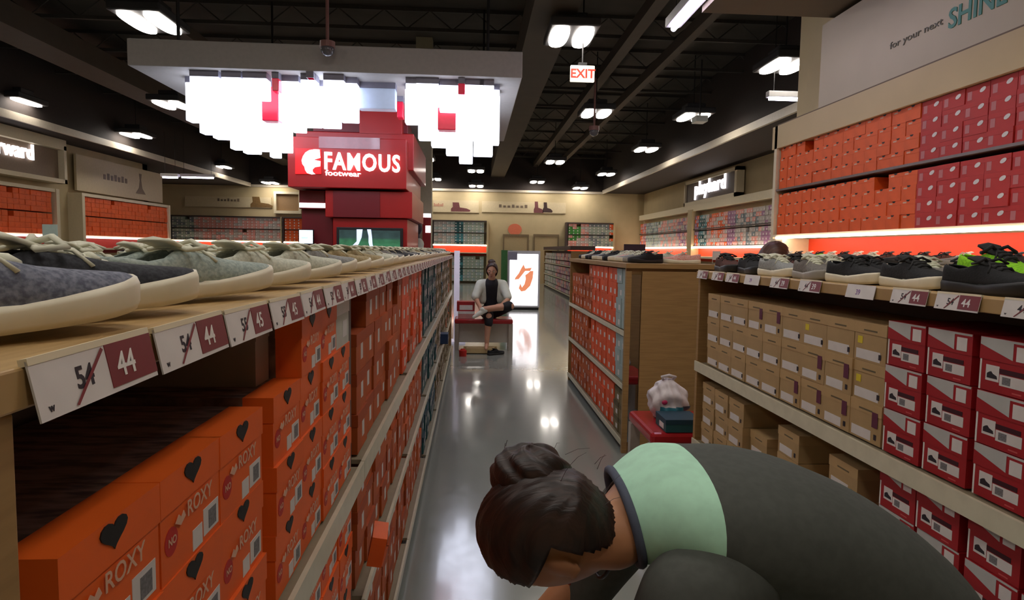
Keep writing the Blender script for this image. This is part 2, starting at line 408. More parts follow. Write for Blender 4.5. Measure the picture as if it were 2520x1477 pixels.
tbox('side_pillar', 742, 820, 510, 600, 10.0, 11.5, redd, z0=0)
tag(tower, 'tall glossy red tower carrying the white FAMOUS footwear sign', 'display tower')
wl = emis('white lit letters', (255, 246, 246), 1.4)
def local_tower(M): return Matrix.Translation((1.8, -9.6, 0)) @ M
def ptY(px, py, Y): return aY(px, py, Y)
a = ptY(796, 415, 9.56); b = ptY(982, 415, 9.56)
tm = text_mesh('FAMOUS', 0.36, 0.02, 0.008, 'LEFT', 1.0)
wx = max(v.co.x for v in tm.vertices)-min(v.co.x for v in tm.vertices); hy = max(v.co.y for v in tm.vertices)
s = (b.x-a.x)/wx; hh = (ptY(796, 373, 9.56).z-a.z)
M = local_tower(Matrix.Translation((a.x, 9.57, a.z)) @ frame((0, 0, 0), (1, 0, -0.02), (0, 0, 1)) @ Matrix.Diagonal((s, hh/hy, 1, 1)))
MB().addmesh(tm, M).build('lettering', wl, sb)
tm = text_mesh('footwear', 0.11, 0.01, 0.001, 'LEFT', 1.0)
a = ptY(800, 433, 9.56); b = ptY(888, 433, 9.56); wx = max(v.co.x for v in tm.vertices)
M = local_tower(Matrix.Translation((a.x, 9.57, a.z+0.01)) @ frame((0, 0, 0), (1, 0, -0.02), (0, 0, 1)) @ Matrix.Diagonal(((b.x-a.x)/wx, 1.0, 1, 1)))
MB().addmesh(tm, M).build('lettering', wl, sb)
def zt(x, y): return (690+x*.24375, 260+y*.24375)
q = [zt(*p) for p in ((150, 430), (410, 440), (410, 690), (150, 690))]
pts = [ptY(*p, 9.58) for p in q]
m = MB(); m.prism([(p.x+1.8, p.z) for p in pts], 0.02, M=frame((0, -0.0, 0), (1, 0, 0), (0, 0, 1)))
m.build('logo_plate', mat('bright red plate', (235, 20, 24), 0.4, emit=0.5), sb)
q = [(392, 442), (340, 440), (290, 448), (250, 472), (225, 510), (212, 552), (220, 590), (240, 615), (248, 650), (268, 680), (310, 693), (348, 690), (325, 670), (320, 645), (345, 620), (398, 612), (402, 560), (330, 545), (400, 525)]
pts = [ptY(*zt(*p), 9.55) for p in q]
MB().prism([(p.x+1.8, p.z) for p in pts], 0.015, M=frame((0, -0.025, 0), (1, 0, 0), (0, 0, 1))).build('emblem', wl, sb)
def tplate(name, px0, py0, px1, py1, Y, mt, par, th_=0.01):
    a = aY(px0, py0, Y); b = aY(px1, py1, Y)
    return MB().box(a.x+1.8, Y-9.6-th_, b.z, b.x+1.8, Y-9.6, a.z).build(name, mt, par)
tplate('layer', 785, 336, 935, 368, 9.6, mat('pinkish gloss patch', (140, 56, 64), 0.15, coat=0.8, noise=0.05), sb)  # flat pinkish patch on the sign front, glossier than the panel
tplate('lit_strip', 737, 499, 802, 512, 9.9, wl, low)
tplate('recess_panel', 820, 470, 935, 536, 9.7, redd, low, 0.015)
tv = empty('television', aY(910, 590, 9.72))
o = tv.location
a = aY(829, 559, 9.72); b = aY(992, 559, 9.72)
MB().box(a.x-o.x, -0.03, -0.35, b.x-o.x, 0.03, a.z-o.z).build('casing', blackm, tv, bevel=0.006)
def tvmat():
    m = bpy.data.materials.new('screen picture'); m.use_nodes = True; nt = m.node_tree; b_ = nt.nodes['Principled BSDF']
    tc = nt.nodes.new('ShaderNodeTexCoord'); sx = nt.nodes.new('ShaderNodeSeparateXYZ'); nt.links.new(tc.outputs['Generated'], sx.inputs[0])
    rp = nt.nodes.new('ShaderNodeValToRGB'); nt.links.new(sx.outputs['Z'], rp.inputs[0])
    rp.color_ramp.elements[0].color = rgb(40, 90, 60); rp.color_ramp.elements[0].position = 0.66
    rp.color_ramp.elements[1].color = rgb(32, 52, 50); rp.color_ramp.elements[1].position = 0.76
    nz = nt.nodes.new('ShaderNodeTexNoise'); nz.inputs['Scale'].default_value = 7; nt.links.new(tc.outputs['Generated'], nz.inputs['Vector'])
    mx = nt.nodes.new('ShaderNodeMix'); mx.data_type = 'RGBA'; mx.blend_type = 'OVERLAY'; mx.inputs[0].default_value = 0.8
    nt.links.new(rp.outputs[0], mx.inputs[6]); nt.links.new(nz.outputs['Fac'], mx.inputs[7])
    nt.links.new(mx.outputs[2], b_.inputs['Emission Color']); b_.inputs['Emission Strength'].default_value = 1.0; b_.inputs['Base Color'].default_value = (0.01, 0.01, 0.01, 1)
    return m
sc_ = MB().box(a.x-o.x+0.04, -0.036, -0.31, b.x-o.x-0.04, -0.03, a.z-o.z-0.04).build('screen', tvmat(), tv)
pm = emis('pictured legs', (180, 195, 235), 0.8)
def z2(x, y): return aY(690+x*.24375, 260+y*.24375, 9.68)-o
for q in (((770, 1250), (830, 1250), (820, 1330), (790, 1400), (740, 1440), (715, 1425), (770, 1370)), ((875, 1250), (915, 1250), (925, 1330), (930, 1400), (945, 1440), (905, 1440), (890, 1380), (890, 1320))):
    pts = [z2(*p) for p in q]
    MB().prism([(p.x, p.z) for p in pts], 0.003, M=frame((0, -0.037, 0), (1, 0, 0), (0, 0, 1))).build('pictured_leg', pm, sc_)
tag(tv, 'flat television showing legs on a green field, on the red tower', 'television')
p = aY(754, 583, 9.88); r = empty('kiosk_screen', p)
MB().box(-0.11, -0.02, -0.11, 0.11, 0.02, 0.11).build('casing', blackm, r, bevel=0.004)
MB().box(-0.097, -0.026, -0.097, 0.097, -0.02, 0.097).build('screen', emis('white screen', (215, 240, 255), 2.2), r)
MB().box(-0.07, -0.028, -0.03, 0.03, -0.026, 0.0).build('pictured_patch', emis('pale cyan picture', (150, 220, 225), 1.0), r)
MB().tube([(0, 0, -0.1), (0, 0, -p.z+0.01)], 0.03, 8).build('pole', blackm, r)
tag(r, 'small bright white screen at the left foot of the red tower', 'screen')
# pillar right of the tower and red stand
a = aY(1022, 440, 13.5); b = aY(1062, 440, 13.5)
struct(MB().box(a.x, 13.5, 0, b.x, 13.5+(b.x-a.x), 5.7).build('trim_7', mat('grey beige pillar', (178, 172, 146), 0.6, noise=0.03)))
p0 = aY(1040, 528, 13.1); p1 = aY(1060, 605, 13.1); r = empty('sign_stand', (p0.x, 13.1, 0))
MB().box(0, -0.03, 0.6, p1.x-p0.x, 0.03, p0.z).build('panel', redg, r, bevel=0.005)
MB().box(0.02, -0.036, p0.z-0.55+0.2, p1.x-p0.x-0.0, -0.03, p0.z-0.2).build('lettering', wl, r) if False else MB().box(0.06, -0.036, p0.z-0.36, p1.x-p0.x, -0.03, p0.z-0.22).build('white_patch', wl, r)
MB().box(-0.15, -0.03, p0.z-0.06, p1.x-p0.x, 0.03, p0.z+0.02).build('header', wl, r)
MB().tube([(0.08, 0, 0), (0.08, 0, 0.6)], 0.02, 8).box(-0.1, -0.15, 0, 0.26, 0.15, 0.02).build('base', blackm, r)
tag(r, 'red upright sign stand with white patches before the beige pillar', 'sign')
p = aY(1028, 590, 12.6); r = empty('mannequin', (p.x, 12.6, 0))
MB().limb([(0, 0, 0.55), (0.0, 0, 0.95), (0, 0, 1.25)], [0.06, 0.11, 0.12]).limb([(0, 0, 1.2), (0, 0, 1.55)], [0.08, 0.12]).tube([(0, 0, 0), (0, 0, 0.6)], 0.02, 8).tube([(0, 0, 0), (0, 0, 0.02)], 0.15, 16).build('torso_form', mat('pale form', (196, 198, 186), 0.6, noise=0.05), r, smooth=True)
MB().ell((0, 0, 1.85), (0.09, 0.1, 0.13)).tube([(0, 0, 1.5), (0, 0, 1.8)], 0.045, 10).build('head_form', mat('dark form head', (40, 34, 50), 0.5, noise=0.05), r, smooth=True)
tag(r, 'pale standing figure display with dark head beside the red tower', 'display figure')
# ------------------------------------------------------------------ shoe boxes
def heart(cx, cy, w, h):
    pts = []
    for k in range(24):
        t = 2*PI*k/24
        x = 16*math.sin(t)**3; y = 13*math.cos(t)-5*math.cos(2*t)-2*math.cos(3*t)-math.cos(4*t)
        pts.append((cx+x/34*w, cy+(y+2)/30*h))
    return pts[::-1]
FM = frame((0, 0, 0), (0, 1, 0), (0, 0, 1))   # local xy -> front face (facing +X)
def fplate(y0, z0, y1, z1, d=0.0006, x=0.0):
    m = MB(); m.box(x, y0, z0, x+d, y1, z1); return m
barcode = mat('grey barcode print', (120, 118, 120), 0.6, noise=0.2, scale=300)
def box_root(w, h, d, body_m, lid_m=None, lid_h=0.036, split=None, name='shoe_box'):
    m = MB()
    if split: m.box(-d, -w/2, 0, -split, w/2, h-0.002, 1).box(-split, -w/2, 0, 0, w/2, h-0.002, 0)
    else: m.box(-d, -w/2, 0, 0, w/2, h-0.002)
    r = m.build(name, body_m)
    m = MB(); e = 0.0016
    if split:
        m.box(-d-e, -w/2-e, h-lid_h, -split, w/2+e, h, 1).box(-split, -w/2-e, h-lid_h, e, w/2+e, h, 0)
    else: m.box(-d-e, -w/2-e, h-lid_h, e, w/2+e, h)
    m.build('lid', lid_m or body_m, r)
    return r
orange = mat('orange cardboard', (242, 104, 30), 0.5, noise=0.05, scale=8)
orange_d = mat('orange cardboard wall', (236, 98, 34), 0.55, noise=0.07, scale=6)
darkpr = mat('dark printed cardboard', (92, 72, 66), 0.7, c2=(150, 120, 110), scale=22, stretch=(1, 4, 1))
rust = mat('rust cardboard', (188, 88, 30), 0.6, noise=0.1, scale=5)
rust2 = mat('rust lid', (172, 74, 24), 0.6, noise=0.1, scale=5)
teal = mat('teal cardboard', (34, 84, 88), 0.55, noise=0.1, scale=6)
teal2 = mat('navy lid', (28, 62, 78), 0.55, noise=0.1, scale=6)
olive = mat('olive kraft cardboard', (128, 112, 78), 0.65, noise=0.08, scale=6)
olive2 = mat('olive kraft lid', (102, 88, 60), 0.65, noise=0.1, scale=6)
kraft = mat('kraft cardboard', (176, 146, 100), 0.65, noise=0.05, scale=10)
kraft2 = mat('kraft lid', (184, 152, 104), 0.65, noise=0.05, scale=10)
crim = mat('crimson cardboard', (164, 26, 34), 0.5, noise=0.05, scale=6)
crimw = mat('wall crimson cardboard', (196, 46, 40), 0.55, noise=0.06, scale=6)
pale = mat('pale grey blue cardboard', (164, 182, 180), 0.6, noise=0.06, scale=6)
redor = mat('red orange cardboard', (232, 92, 44), 0.55, noise=0.07, scale=6)
greyb = mat('grey brown cardboard', (160, 142, 134), 0.65, noise=0.04, scale=6)
purp = mat('plum sticker', (98, 42, 66), 0.5, noise=0.05)
yel = mat('yellow sticker', (222, 200, 50), 0.5, noise=0.03)
redst = mat('red sticker', (196, 34, 26), 0.5, noise=0.05)
PB = {}
def mk_roxy():
    w, h = 0.157, 0.112
    r = box_root(w, h, 0.27, [orange, darkpr], [orange, darkpr], 0.04, 0.046)
    MB().prism(heart(-0.004, h-0.0145, 0.046, 0.027), 0.0012, M=Matrix.Translation((0.0016, 0, 0)) @ FM).build('finger_hole', blackm, r)  # flat black heart on the lid, painting the dark inside of the notch
    tm = text_mesh('ROXY', 0.025, 0.0002, 0.0002)
    m = MB().addmesh(tm, Matrix.Translation((0.0026, -0.022, 0.052)) @ FM)
    m.prism([(-0.05, 0.056), (-0.042, 0.063), (-0.036, 0.058), (-0.03, 0.063), (-0.026, 0.056), (-0.038, 0.05)], 0.0008, M=Matrix.Translation((0.002, 0, 0)) @ FM)
    m.build('lettering', mat('pale lettering', (226, 178, 150), 0.5, noise=0.03), r)
    MB().prism([(-0.056+0.015*math.cos(2*PI*k/20), 0.04+0.015*math.sin(2*PI*k/20)) for k in range(20)], 0.0006, M=FM).build('sticker', redst, r)
    s_ = r.children[-1]
    MB().addmesh(text_mesh('NO', 0.012, 0.0001, 0.0003), Matrix.Translation((0.0009, -0.064, 0.036)) @ FM).build('lettering', mat('pale lettering', (226, 178, 150)), s_)
    l = fplate(0.026, 0.008, 0.070, 0.040).build('label', paper, r)
    fplate(0.04, 0.012, 0.062, 0.034, 0.0005, 0.0006).build('barcode', barcode, l)
    l = fplate(-0.004, 0.004, 0.022, 0.028).build('label', paper, r)
    return r
def mk_plain(bm_, lm, w=0.16, h=0.111, lab=(0.0, 0.03, 0.05, 0.075), extra=None, d=0.27, name='shoe_box', lid_h=0.034):
    r = box_root(w, h, d, bm_, lm, lid_h, name=name)
    if lab: fplate(*[lab[0], lab[1], lab[2], lab[3]]).build('label', paper, r)
    if extra: extra(r, w, h)
    return r
def mk_roxygap(r, w, h):
    pass
def ex_dark(r, w, h):
    MB().prism([(0.02*math.cos(PI+PI*k/10), h+0.0+0.014*math.sin(PI+PI*k/10)) for k in range(11)], 0.0008, M=Matrix.Translation((0.0016, 0, 0)) @ FM).build('finger_hole', blackm, r)  # black half disc painted for the dark inside of the finger opening
    fplate(-w*0.35, h-0.026, -w*0.1, h-0.014, 0.0008, 0.0016).build('lettering', mat('pale lettering', (226, 178, 150)), r)
def ex_oval(r, w, h):
    MB().prism([(w*0.22+0.024*math.cos(2*PI*k/16)+0.01*math.sin(2*PI*k/16), h*0.62+0.017*math.sin(2*PI*k/16)) for k in range(16)], 0.001, M=Matrix.Translation((0.0016, 0, 0)) @ FM).build('logo', whiteink, r)
def ex_kraft(r, w, h):
    fplate(0.045, 0.014, 0.057, 0.030, 0.0004, 0.0006).build('size_mark', ink, r)
    fplate(-0.03, h-0.026, 0.035, h-0.021, 0.0004, 0.0016).build('lettering', olive2, r)
def ex_plum(r, w, h):
    ex_kraft(r, w, h)
    fplate(0.035, 0.05, 0.062, 0.095, 0.0005, 0.0018).build('sticker', purp, r)
def ex_yel(r, w, h):
    ex_kraft(r, w, h)
    fplate(-0.06, 0.052, -0.036, 0.074, 0.0005, 0.0006).build('sticker', yel, r)
def mk_red():
    w, h, d = 0.149, 0.123, 0.275
    m = MB().box(-d, -w/2, 0, 0, w/2, h-0.002)
    r = m.build('shoe_box', crim)
    e = 0.0015
    MB().box(-d-e, -w/2-e, h-0.052, e, w/2+e, h, 0).build('lid', crim, r)
    MB().prism([(-w/2, h-0.001), (w/2, h-0.001), (w/2-0.001, h-0.006), (w*0.12, h-0.006), (w*0.12, h-0.044), (-w/2, h-0.018)], 0.0006, M=Matrix.Translation((e, 0, 0)) @ FM).build('white_wedge', mat('pale grey wedge print', (190, 190, 186), 0.5, noise=0.03), r)
    fplate(-w/2, 0, -w/2+0.005, h-0.05, 0.0006).build('white_edge', whiteink, r)
    fplate(w*0.18, h-0.044, w*0.40, h-0.012, 0.0008, e).build('sticker', paper, r)
    l = fplate(-0.056, 0.024, -0.018, 0.060).build('label', paper, r)
    MB().prism([(-0.052, 0.03), (-0.022, 0.03), (-0.024, 0.037), (-0.035, 0.041), (-0.04, 0.046), (-0.046, 0.044), (-0.052, 0.04)], 0.0004, M=Matrix.Translation((0.0006, 0, 0)) @ FM).build('pictured_shoe', ink, l)
    fplate(-0.018, 0.045, 0.05, 0.056).build('dark_print', mat('dark plum print', (60, 12, 26), 0.5, noise=0.05), r)
    l = fplate(-0.016, 0.018, 0.054, 0.043).build('label', paper, r)
    fplate(-0.008, 0.022, 0.014, 0.039, 0.0004, 0.0006).build('barcode', barcode, l)
    fplate(0.02, 0.006, 0.045, 0.009).build('lettering', mat('faint print', (206, 90, 90), 0.5), r)
    return r
PB['roxy'] = Proto(mk_roxy())
PB['rust'] = Proto(mk_plain(rust, rust2, 0.16, 0.111, (-0.005, 0.03, 0.03, 0.078)))
PB['rustb'] = Proto(mk_plain(rust2, rust, 0.16, 0.111, (-0.035, 0.012, -0.005, 0.062)))
PB['rustc'] = Proto(mk_plain(rust, rust, 0.16, 0.111, (0.02, 0.045, 0.055, 0.08)))
PB['teal'] = Proto(mk_plain(teal, teal2, 0.16, 0.111, (0.0, 0.03, 0.04, 0.07)))
PB['navy'] = Proto(mk_plain(teal2, teal, 0.16, 0.111, (-0.04, 0.02, 0.0, 0.07)))
PB['olive'] = Proto(mk_plain(olive, olive2, 0.16, 0.111, (0.0, 0.02, 0.055, 0.055)))
PB['kraft'] = Proto(mk_plain(kraft, kraft2, 0.1545, 0.118, (-0.066, 0.006, 0.052, 0.036), ex_kraft))
PB['kraftp'] = Proto(mk_plain(kraft, kraft2, 0.1545, 0.118, (-0.066, 0.006, 0.03, 0.036), ex_plum))
PB['krafty'] = Proto(mk_plain(kraft, kraft2, 0.1545, 0.118, (-0.066, 0.006, 0.052, 0.036), ex_yel))
PB['kraftl'] = Proto(mk_plain(kraft, kraft2, 0.157, 0.102, (-0.066, 0.006, 0.03, 0.036), ex_kraft))
PB['red'] = Proto(mk_red())
PB['wor'] = Proto(mk_plain(orange_d, orange_d, 0.172, 0.112, None, ex_dark))
PB['wred'] = Proto(mk_plain(crimw, crimw, 0.215, 0.112, None, ex_oval))
bl_ = fplate(-0.09, 0.02, -0.05, 0.09).build('label', mat('pinkish label', (200, 120, 120), 0.5, noise=0.03), PB['wred'].root)
PB['pale'] = Proto(mk_plain(pale, pale, 0.17, 0.111, (0.0, 0.02, 0.05, 0.06)))
PB['redor'] = Proto(mk_plain(redor, redor, 0.16, 0.111, (0.0, 0.02, 0.05, 0.06)))
PB['grey'] = Proto(mk_plain(greyb, greyb, 0.07, 0.111, None))
PB['white'] = Proto(mk_plain(mat('off white cardboard', (196, 196, 184), 0.6, noise=0.04), paper, 0.15, 0.112, (0.0, 0.02, 0.05, 0.06)))
def rowname(k, n):
    if n == 1: return 'only one'
    if k == n-1: return 'top'
    if k == 0: return 'bottom'
    return {1: 'second', 2: 'third', 3: 'fourth'}[n-1-k] + ' from top'
# ---------- shelving fixtures
def gondola(name, x0, x1, xs, y0, y1, z_top, levels, label, ends=(True, True), lips=None, panel=True):
    """x0 = aisle face, x1 = far face, xs = sign toward aisle (+1: aisle lies at +x)"""
    r = empty(name, ((x0+x1)/2, (y0+y1)/2, 0)); ox, oy = (x0+x1)/2, (y0+y1)/2
    lo, hi = min(x0, x1)-ox, max(x0, x1)-ox
    for k, e in enumerate(ends):
        ye = (y0 if k == 0 else y1-0.03)-oy
        if e == 'in': MB().box(lo+0.035, ye, 0, hi-0.035, ye+0.03, z_top-0.03).build('side_panel', greyback, r)
        elif e: MB().box(lo, ye, 0, hi, ye+0.03, z_top-0.03).build('side_panel', wood, r, bevel=0.002)
    MB().box(-0.012, y0-oy+0.03, 0.08, 0.012, y1-oy-0.03, z_top-0.03).build('back_panel', greyback, r)
    MB().box(lo+0.03, y0-oy+0.03, 0, hi-0.03, y1-oy-0.03, 0.05).build('base', mat('kick base', (60, 58, 55), 0.6, noise=0.05), r)
    for i, z in enumerate(levels):
        lh = lips[i] if lips else 0.03
        s = MB().box(lo+0.004, y0-oy+0.03, z-0.014, hi-0.004, y1-oy-0.03, z-0.002).build('shelf', mat('shelf board', (150, 138, 112), 0.5, noise=0.04), r)
        MB().box(lo-0.006, y0-oy+0.002, z-lh, lo+0.004, y1-oy-0.002, z+0.004).build('shelf_lip', strip, s)
        MB().box(hi-0.004, y0-oy+0.002, z-lh, hi+0.006, y1-oy-0.002, z+0.004).build('shelf_lip', strip, s)
    tag(r, label, 'shelving unit')
    return r
ZL = (0.085, 0.495, 0.883)
# left run
LX0, LX1 = -0.29, -0.95
ub = [0.395, 1.735, 3.0, 4.26, 5.52, 6.78, 8.04, 9.3]
for i in range(7):
    gondola('shelving_unit', LX0, LX1, 1, ub[i], ub[i+1], 1.382, ZL,
            'wooden low shelving unit of the left run, %s from the camera, stacked with boxes' % ORD[i], ends=(True if i == 0 else 'in', i == 6), lips=(0.03, 0.022, 0.05))
tag(MB().box(LX1-0.005, 0.385, 1.353, LX0+0.005, 9.31, 1.381).build('countertop', woodtop, bevel=0.002), 'long wooden display top of the left run, carrying white-soled sneakers', 'display top')
GZ = {'upper': 0.883+0.0045, 'middle': 0.499, 'lower': 0.089}
SACC = {}
def proto_geo(o, M=None, out=None):
    out = [] if out is None else out
    M = M if M is not None else Matrix()
    me = o.data
    out.append(([M @ v.co for v in me.vertices], [(tuple(p.vertices), me.materials[p.material_index] if me.materials else paper) for p in me.polygons]))
    for c in kids(o): proto_geo(c, M @ Matrix.LocRotScale(c.location, c.rotation_euler, c.scale), out)
    return out
GEO = {}
def stuff_add(acc, kk, loc, rz):
    if kk not in GEO: GEO[kk] = proto_geo(PB[kk].root)
    V, Fc, Mi, ML = SACC.setdefault(acc, ([], [], [], []))
    M = Matrix.Translation(loc) @ Matrix.Rotation(rz, 4, 'Z')
    for vs, fs in GEO[kk]:
        n0 = len(V); V.extend([tuple(M @ v) for v in vs])
        for f, mt in fs:
            if mt not in ML: ML.append(mt)
            Fc.append(tuple(i+n0 for i in f)); Mi.append(ML.index(mt))
def stuff_build(acc, label):
    V, Fc, Mi, ML = SACC[acc]; me = bpy.data.meshes.new('shoe_boxes'); me.from_pydata(V, [], Fc)
    for mt in ML: me.materials.append(mt)
    me.polygons.foreach_set('material_index', Mi)
    o = bpy.data.objects.new('shoe_boxes', me); C.link(o); stuff(o, label, 'shoe boxes')
def stack(kind, x, y, rz, z, n, label_fn, group, cat='shoe box', jit=0.006, h=0.112, only=None, acc=None):
    for k in range(n):
        kk = kind(k) if callable(kind) else kind
        if kk is None: continue
        s = 1 if abs(rz) < 0.1 else -1
        dx = R.uniform(-jit, 0.0)*s
        if acc:
            if kk == 'rust': kk = R.choice(['rust', 'rustb', 'rustc', 'rust'])
            stuff_add(acc, kk, (x+dx, y+R.uniform(-0.003, 0.003), z+k*h), rz+R.uniform(-0.006, 0.006)); continue
        PB[kk].put((x+dx, y+R.uniform(-0.003, 0.003), z+k*h), rz+R.uniform(-0.006, 0.006), label_fn(k, n), cat, group)
# unit 0: orange heart boxes
us = [(0.571, 3), (0.73, 3), (0.889, 3), (1.1, 3), (1.262, 4), (1.422, 4), (1.582, 4)]
for i, (y, n) in enumerate(us):
    for lev in ('upper', 'middle', 'lower'):
        nn = n if lev == 'upper' else 3
        if lev != 'upper' and i < 2: continue
        kd = 'roxy'
        if lev == 'upper' and i == 6: kd = lambda k: 'white' if k == 3 else 'roxy'
        stack(kd, -0.305, y, 0, GZ[lev], nn, lambda k, n_, i=i, lev=lev: 'orange heart-notch shoe box, %s of %s stack from near post, %s shelf' % (rowname(k, n_), ORD[i], lev), 'orange heart notch boxes on the left unit')
PB['grey'].put((-0.362, 1.14, GZ['upper']+3*0.112), 0, 'grey brown box lying on the orange boxes beside the taller orange stack', 'shoe box')
# protruding open box flap
orb = MB().box(-0.02, -0.045, 0, 0.02, 0.045, 0.085).build('shoe_box', orange); orb.location = (-0.262, 1.77, 0.60); orb.rotation_euler = (0.1, 0.2, 0.1)
MB().prism(heart(0, 0.07, 0.03, 0.018), 0.001, M=Matrix.Translation((0.0202, 0, 0)) @ FM).build('finger_hole', blackm, orb)  # black heart stands for the dark notch interior
tag(orb, 'orange box end sticking out into the aisle above the low shelf', 'shoe box')
yy = 1.87; idx = {'rust': 0, 'teal': 0, 'olive': 0}
nm = {'rust': 'rust brown', 'teal': 'teal', 'olive': 'olive kraft', 'navy': 'navy'}
si = 0
while yy < 9.2:
    u = max(k for k in range(7) if ub[k] <= yy)
    if ub[u+1]-yy < 0.11: yy = ub[u+1]+0.115; continue
    kind = 'rust' if yy < 4.15 else ('teal' if yy < 5.75 else 'olive')
    i = idx[kind]; idx[kind] += 1
    for lev in ('upper', 'middle', 'lower'):
        n = 4 if lev == 'upper' else 3
        if lev == 'upper' and kind == 'rust' and i in (0,): n = 3
        if lev == 'upper' and kind == 'rust' and i in (5,): n = 3
        if lev == 'middle' and i == 4: n = 2
        kd = kind
        if kind == 'teal': kd = R.choice(['teal', 'navy', 'teal'])
        if kind == 'olive' and R.random() < 0.18: kd = R.choice(['rust', 'teal', 'white'])
        if lev == 'upper' and kind == 'rust' and R.random() < 0.15: kd = 'redor'
        w_ = {'rust': 'rust brown', 'teal': 'teal', 'navy': 'navy', 'olive': 'olive kraft', 'white': 'off-white', 'redor': 'red-orange'}[kd]
        z_ = {'rust': 'rust', 'teal': 'teal', 'olive': 'kraft'}[kind]
        stack(kd, -0.312, yy, 0, GZ[lev], n, lambda k, n_, i=i, lev=lev, w_=w_, z_=z_: '%s shoe box, %s of %s rust stack, left run, %s shelf' % (w_, rowname(k, n_), ordi(i), lev), z_+' stretch of boxes in the left run', jit=0.014, acc=None if (kind == 'rust' and i < 3) else kind)
    yy += 0.168
for kk in ('rust', 'teal', 'olive'): stuff_build(kk, 'receding stacks of %s shoe boxes filling the left run' % {'rust': 'rust brown', 'teal': 'teal and navy', 'olive': 'olive kraft'}[kk])
# blue box sticking out at far left low shelf
p = aX(1097, 975, -0.26)
tag(MB().box(-0.06, -0.09, 0, 0.03, 0.09, 0.1).build('shoe_box', mat('deep blue cardboard', (24, 52, 92), 0.5, noise=0.05), loc=(-0.27, p.y, 0.5)), 'deep blue box sticking out of the far end of the left run', 'shoe box')
# ---------- price tags
def mk_tag(w, txt1='54', txt2='44', h=0.041):
    # local: faces +X, y from 0..w, z from -h..0 tilted outwards
    r = MB().box(0, 0, -h, 0.0015, w, 0).build('price_tag', paper)
    MB().box(0.0015, w*0.55, -h+0.004, 0.0021, w, -0.003).build('maroon_panel', maroon, r)
    MB().addmesh(text_mesh(txt2, 0.027, 0.0001, 0.0004), Matrix.Translation((0.0024, w*0.62, -h+0.011)) @ FM).build('lettering', whiteink, r)
    MB().addmesh(text_mesh(txt1, 0.022, 0.0001, 0.0005), Matrix.Translation((0.0018, w*0.28, -h+0.013)) @ FM).build('lettering', ink, r)
    MB().prism([(w*0.24, -h+0.003), (w*0.255, -h+0.002), (w*0.53, -0.006), (w*0.515, -0.004)], 0.0003, M=Matrix.Translation((0.0022, 0, 0)) @ FM).build('strike_line', maroon, r)
    MB().box(-0.004, 0, -0.003, 0.002, w, 0.002).build('holder_rail', cream, r)
    MB().addmesh(text_mesh('w', 0.008, 0.0001, 0.0002), Matrix.Translation((0.0018, w*0.06, -h+0.005)) @ FM).build('lettering', ink, r)
    r.rotation_euler = (0, -0.2, 0)
    return r
T1 = Proto(mk_tag(0.155)); T2 = Proto(mk_tag(0.155, '52', '42')); T3 = Proto(mk_tag(0.155, '55', '45'))
k = 0; yo = 0.427
while yo < 9.1:
    y = yo
    tp = T3 if k in (2, 3, 7, 11) else (T2 if k in (5, 9, 14, 21) else T1)
    o = tp.put((-0.284, y, 1.384), 0, 'white and maroon sale price tag, %s from the near end of the left run' % ordi(k), 'price tag', 'price tags along the left run')
    o.rotation_euler = (R.uniform(-0.012, 0.012), -0.2, R.uniform(-0.01, 0.01))
    yo += 0.1655; k += 1
T4 = Proto(mk_tag(0.14)); T5 = Proto(mk_tag(0.14, '44', '39'))
T6r = MB().box(0, 0, -0.041, 0.0015, 0.14, 0).build('price_tag', paper)
MB().addmesh(text_mesh('39', 0.022, 0.0001, 0.0005), Matrix.Translation((0.0018, 0.05, -0.03)) @ FM).build('lettering', mat('violet ink', (130, 90, 150), 0.5), T6r)
T6 = Proto(T6r)
for k, yf in enumerate([3.257, 3.054, 2.883, 2.68, 2.44, 2.22, 1.929, 1.713, 1.542, 1.337, 1.17]):
    tp = T6 if k in (3, 6) else (T5 if k in (4, 5, 9) else T4)
    o = tp.put((1.1536, yf, 1.374), 0, '%s price tag, %s from the far end of the right shelf edge' % ('plain white' if k in (3, 6) else 'white and maroon', ORD[k]), 'price tag', 'price tags along the right unit')
    o.rotation_euler = (0, 0.2, 0); o.rotation_euler = Euler((0, -0.2, PI))
# ---------- right unit
RX0, RX1 = 1.16, 1.82
gondola('shelving_unit', RX0, RX1, -1, 0.55, 3.275, 1.366, (0.085, 0.495, 0.902), 'wooden low shelving unit on the right holding kraft and crimson boxes', lips=(0.03, 0.03, 0.046))
tag(MB().box(RX0-0.006, 0.53, 1.336, RX1+0.005, 3.285, 1.37).build('countertop', woodtop, bevel=0.002), 'wooden display top of the right unit, crowded with dark shoes', 'display top')
ks = [3.104-0.1565*v for v in range(9)]
GR = 0.9065
for i, y in enumerate(ks):
    def kd(k, i=i):
        return {3: 'kraftp' if k == 2 else 'kraft', 4: 'kraftp' if k == 2 else 'kraft', 5: 'kraftp' if k == 0 else 'kraft', 6: 'kraftp' if k != 2 else 'krafty', 7: 'kraftp' if k < 2 else 'kraft', 8: 'krafty' if k != 0 else 'kraftp'}.get(i, 'kraft')
    stack(kd, 1.18, y, PI, GR, 3, lambda k, n_, i=i: 'kraft shoe box, %s of %s stack from far end, right unit upper shelf' % (rowname(k, n_), ORD[i]), 'kraft boxes on the right unit', h=0.1185)
rs = [1.687, 1.528, 1.357, 1.19]
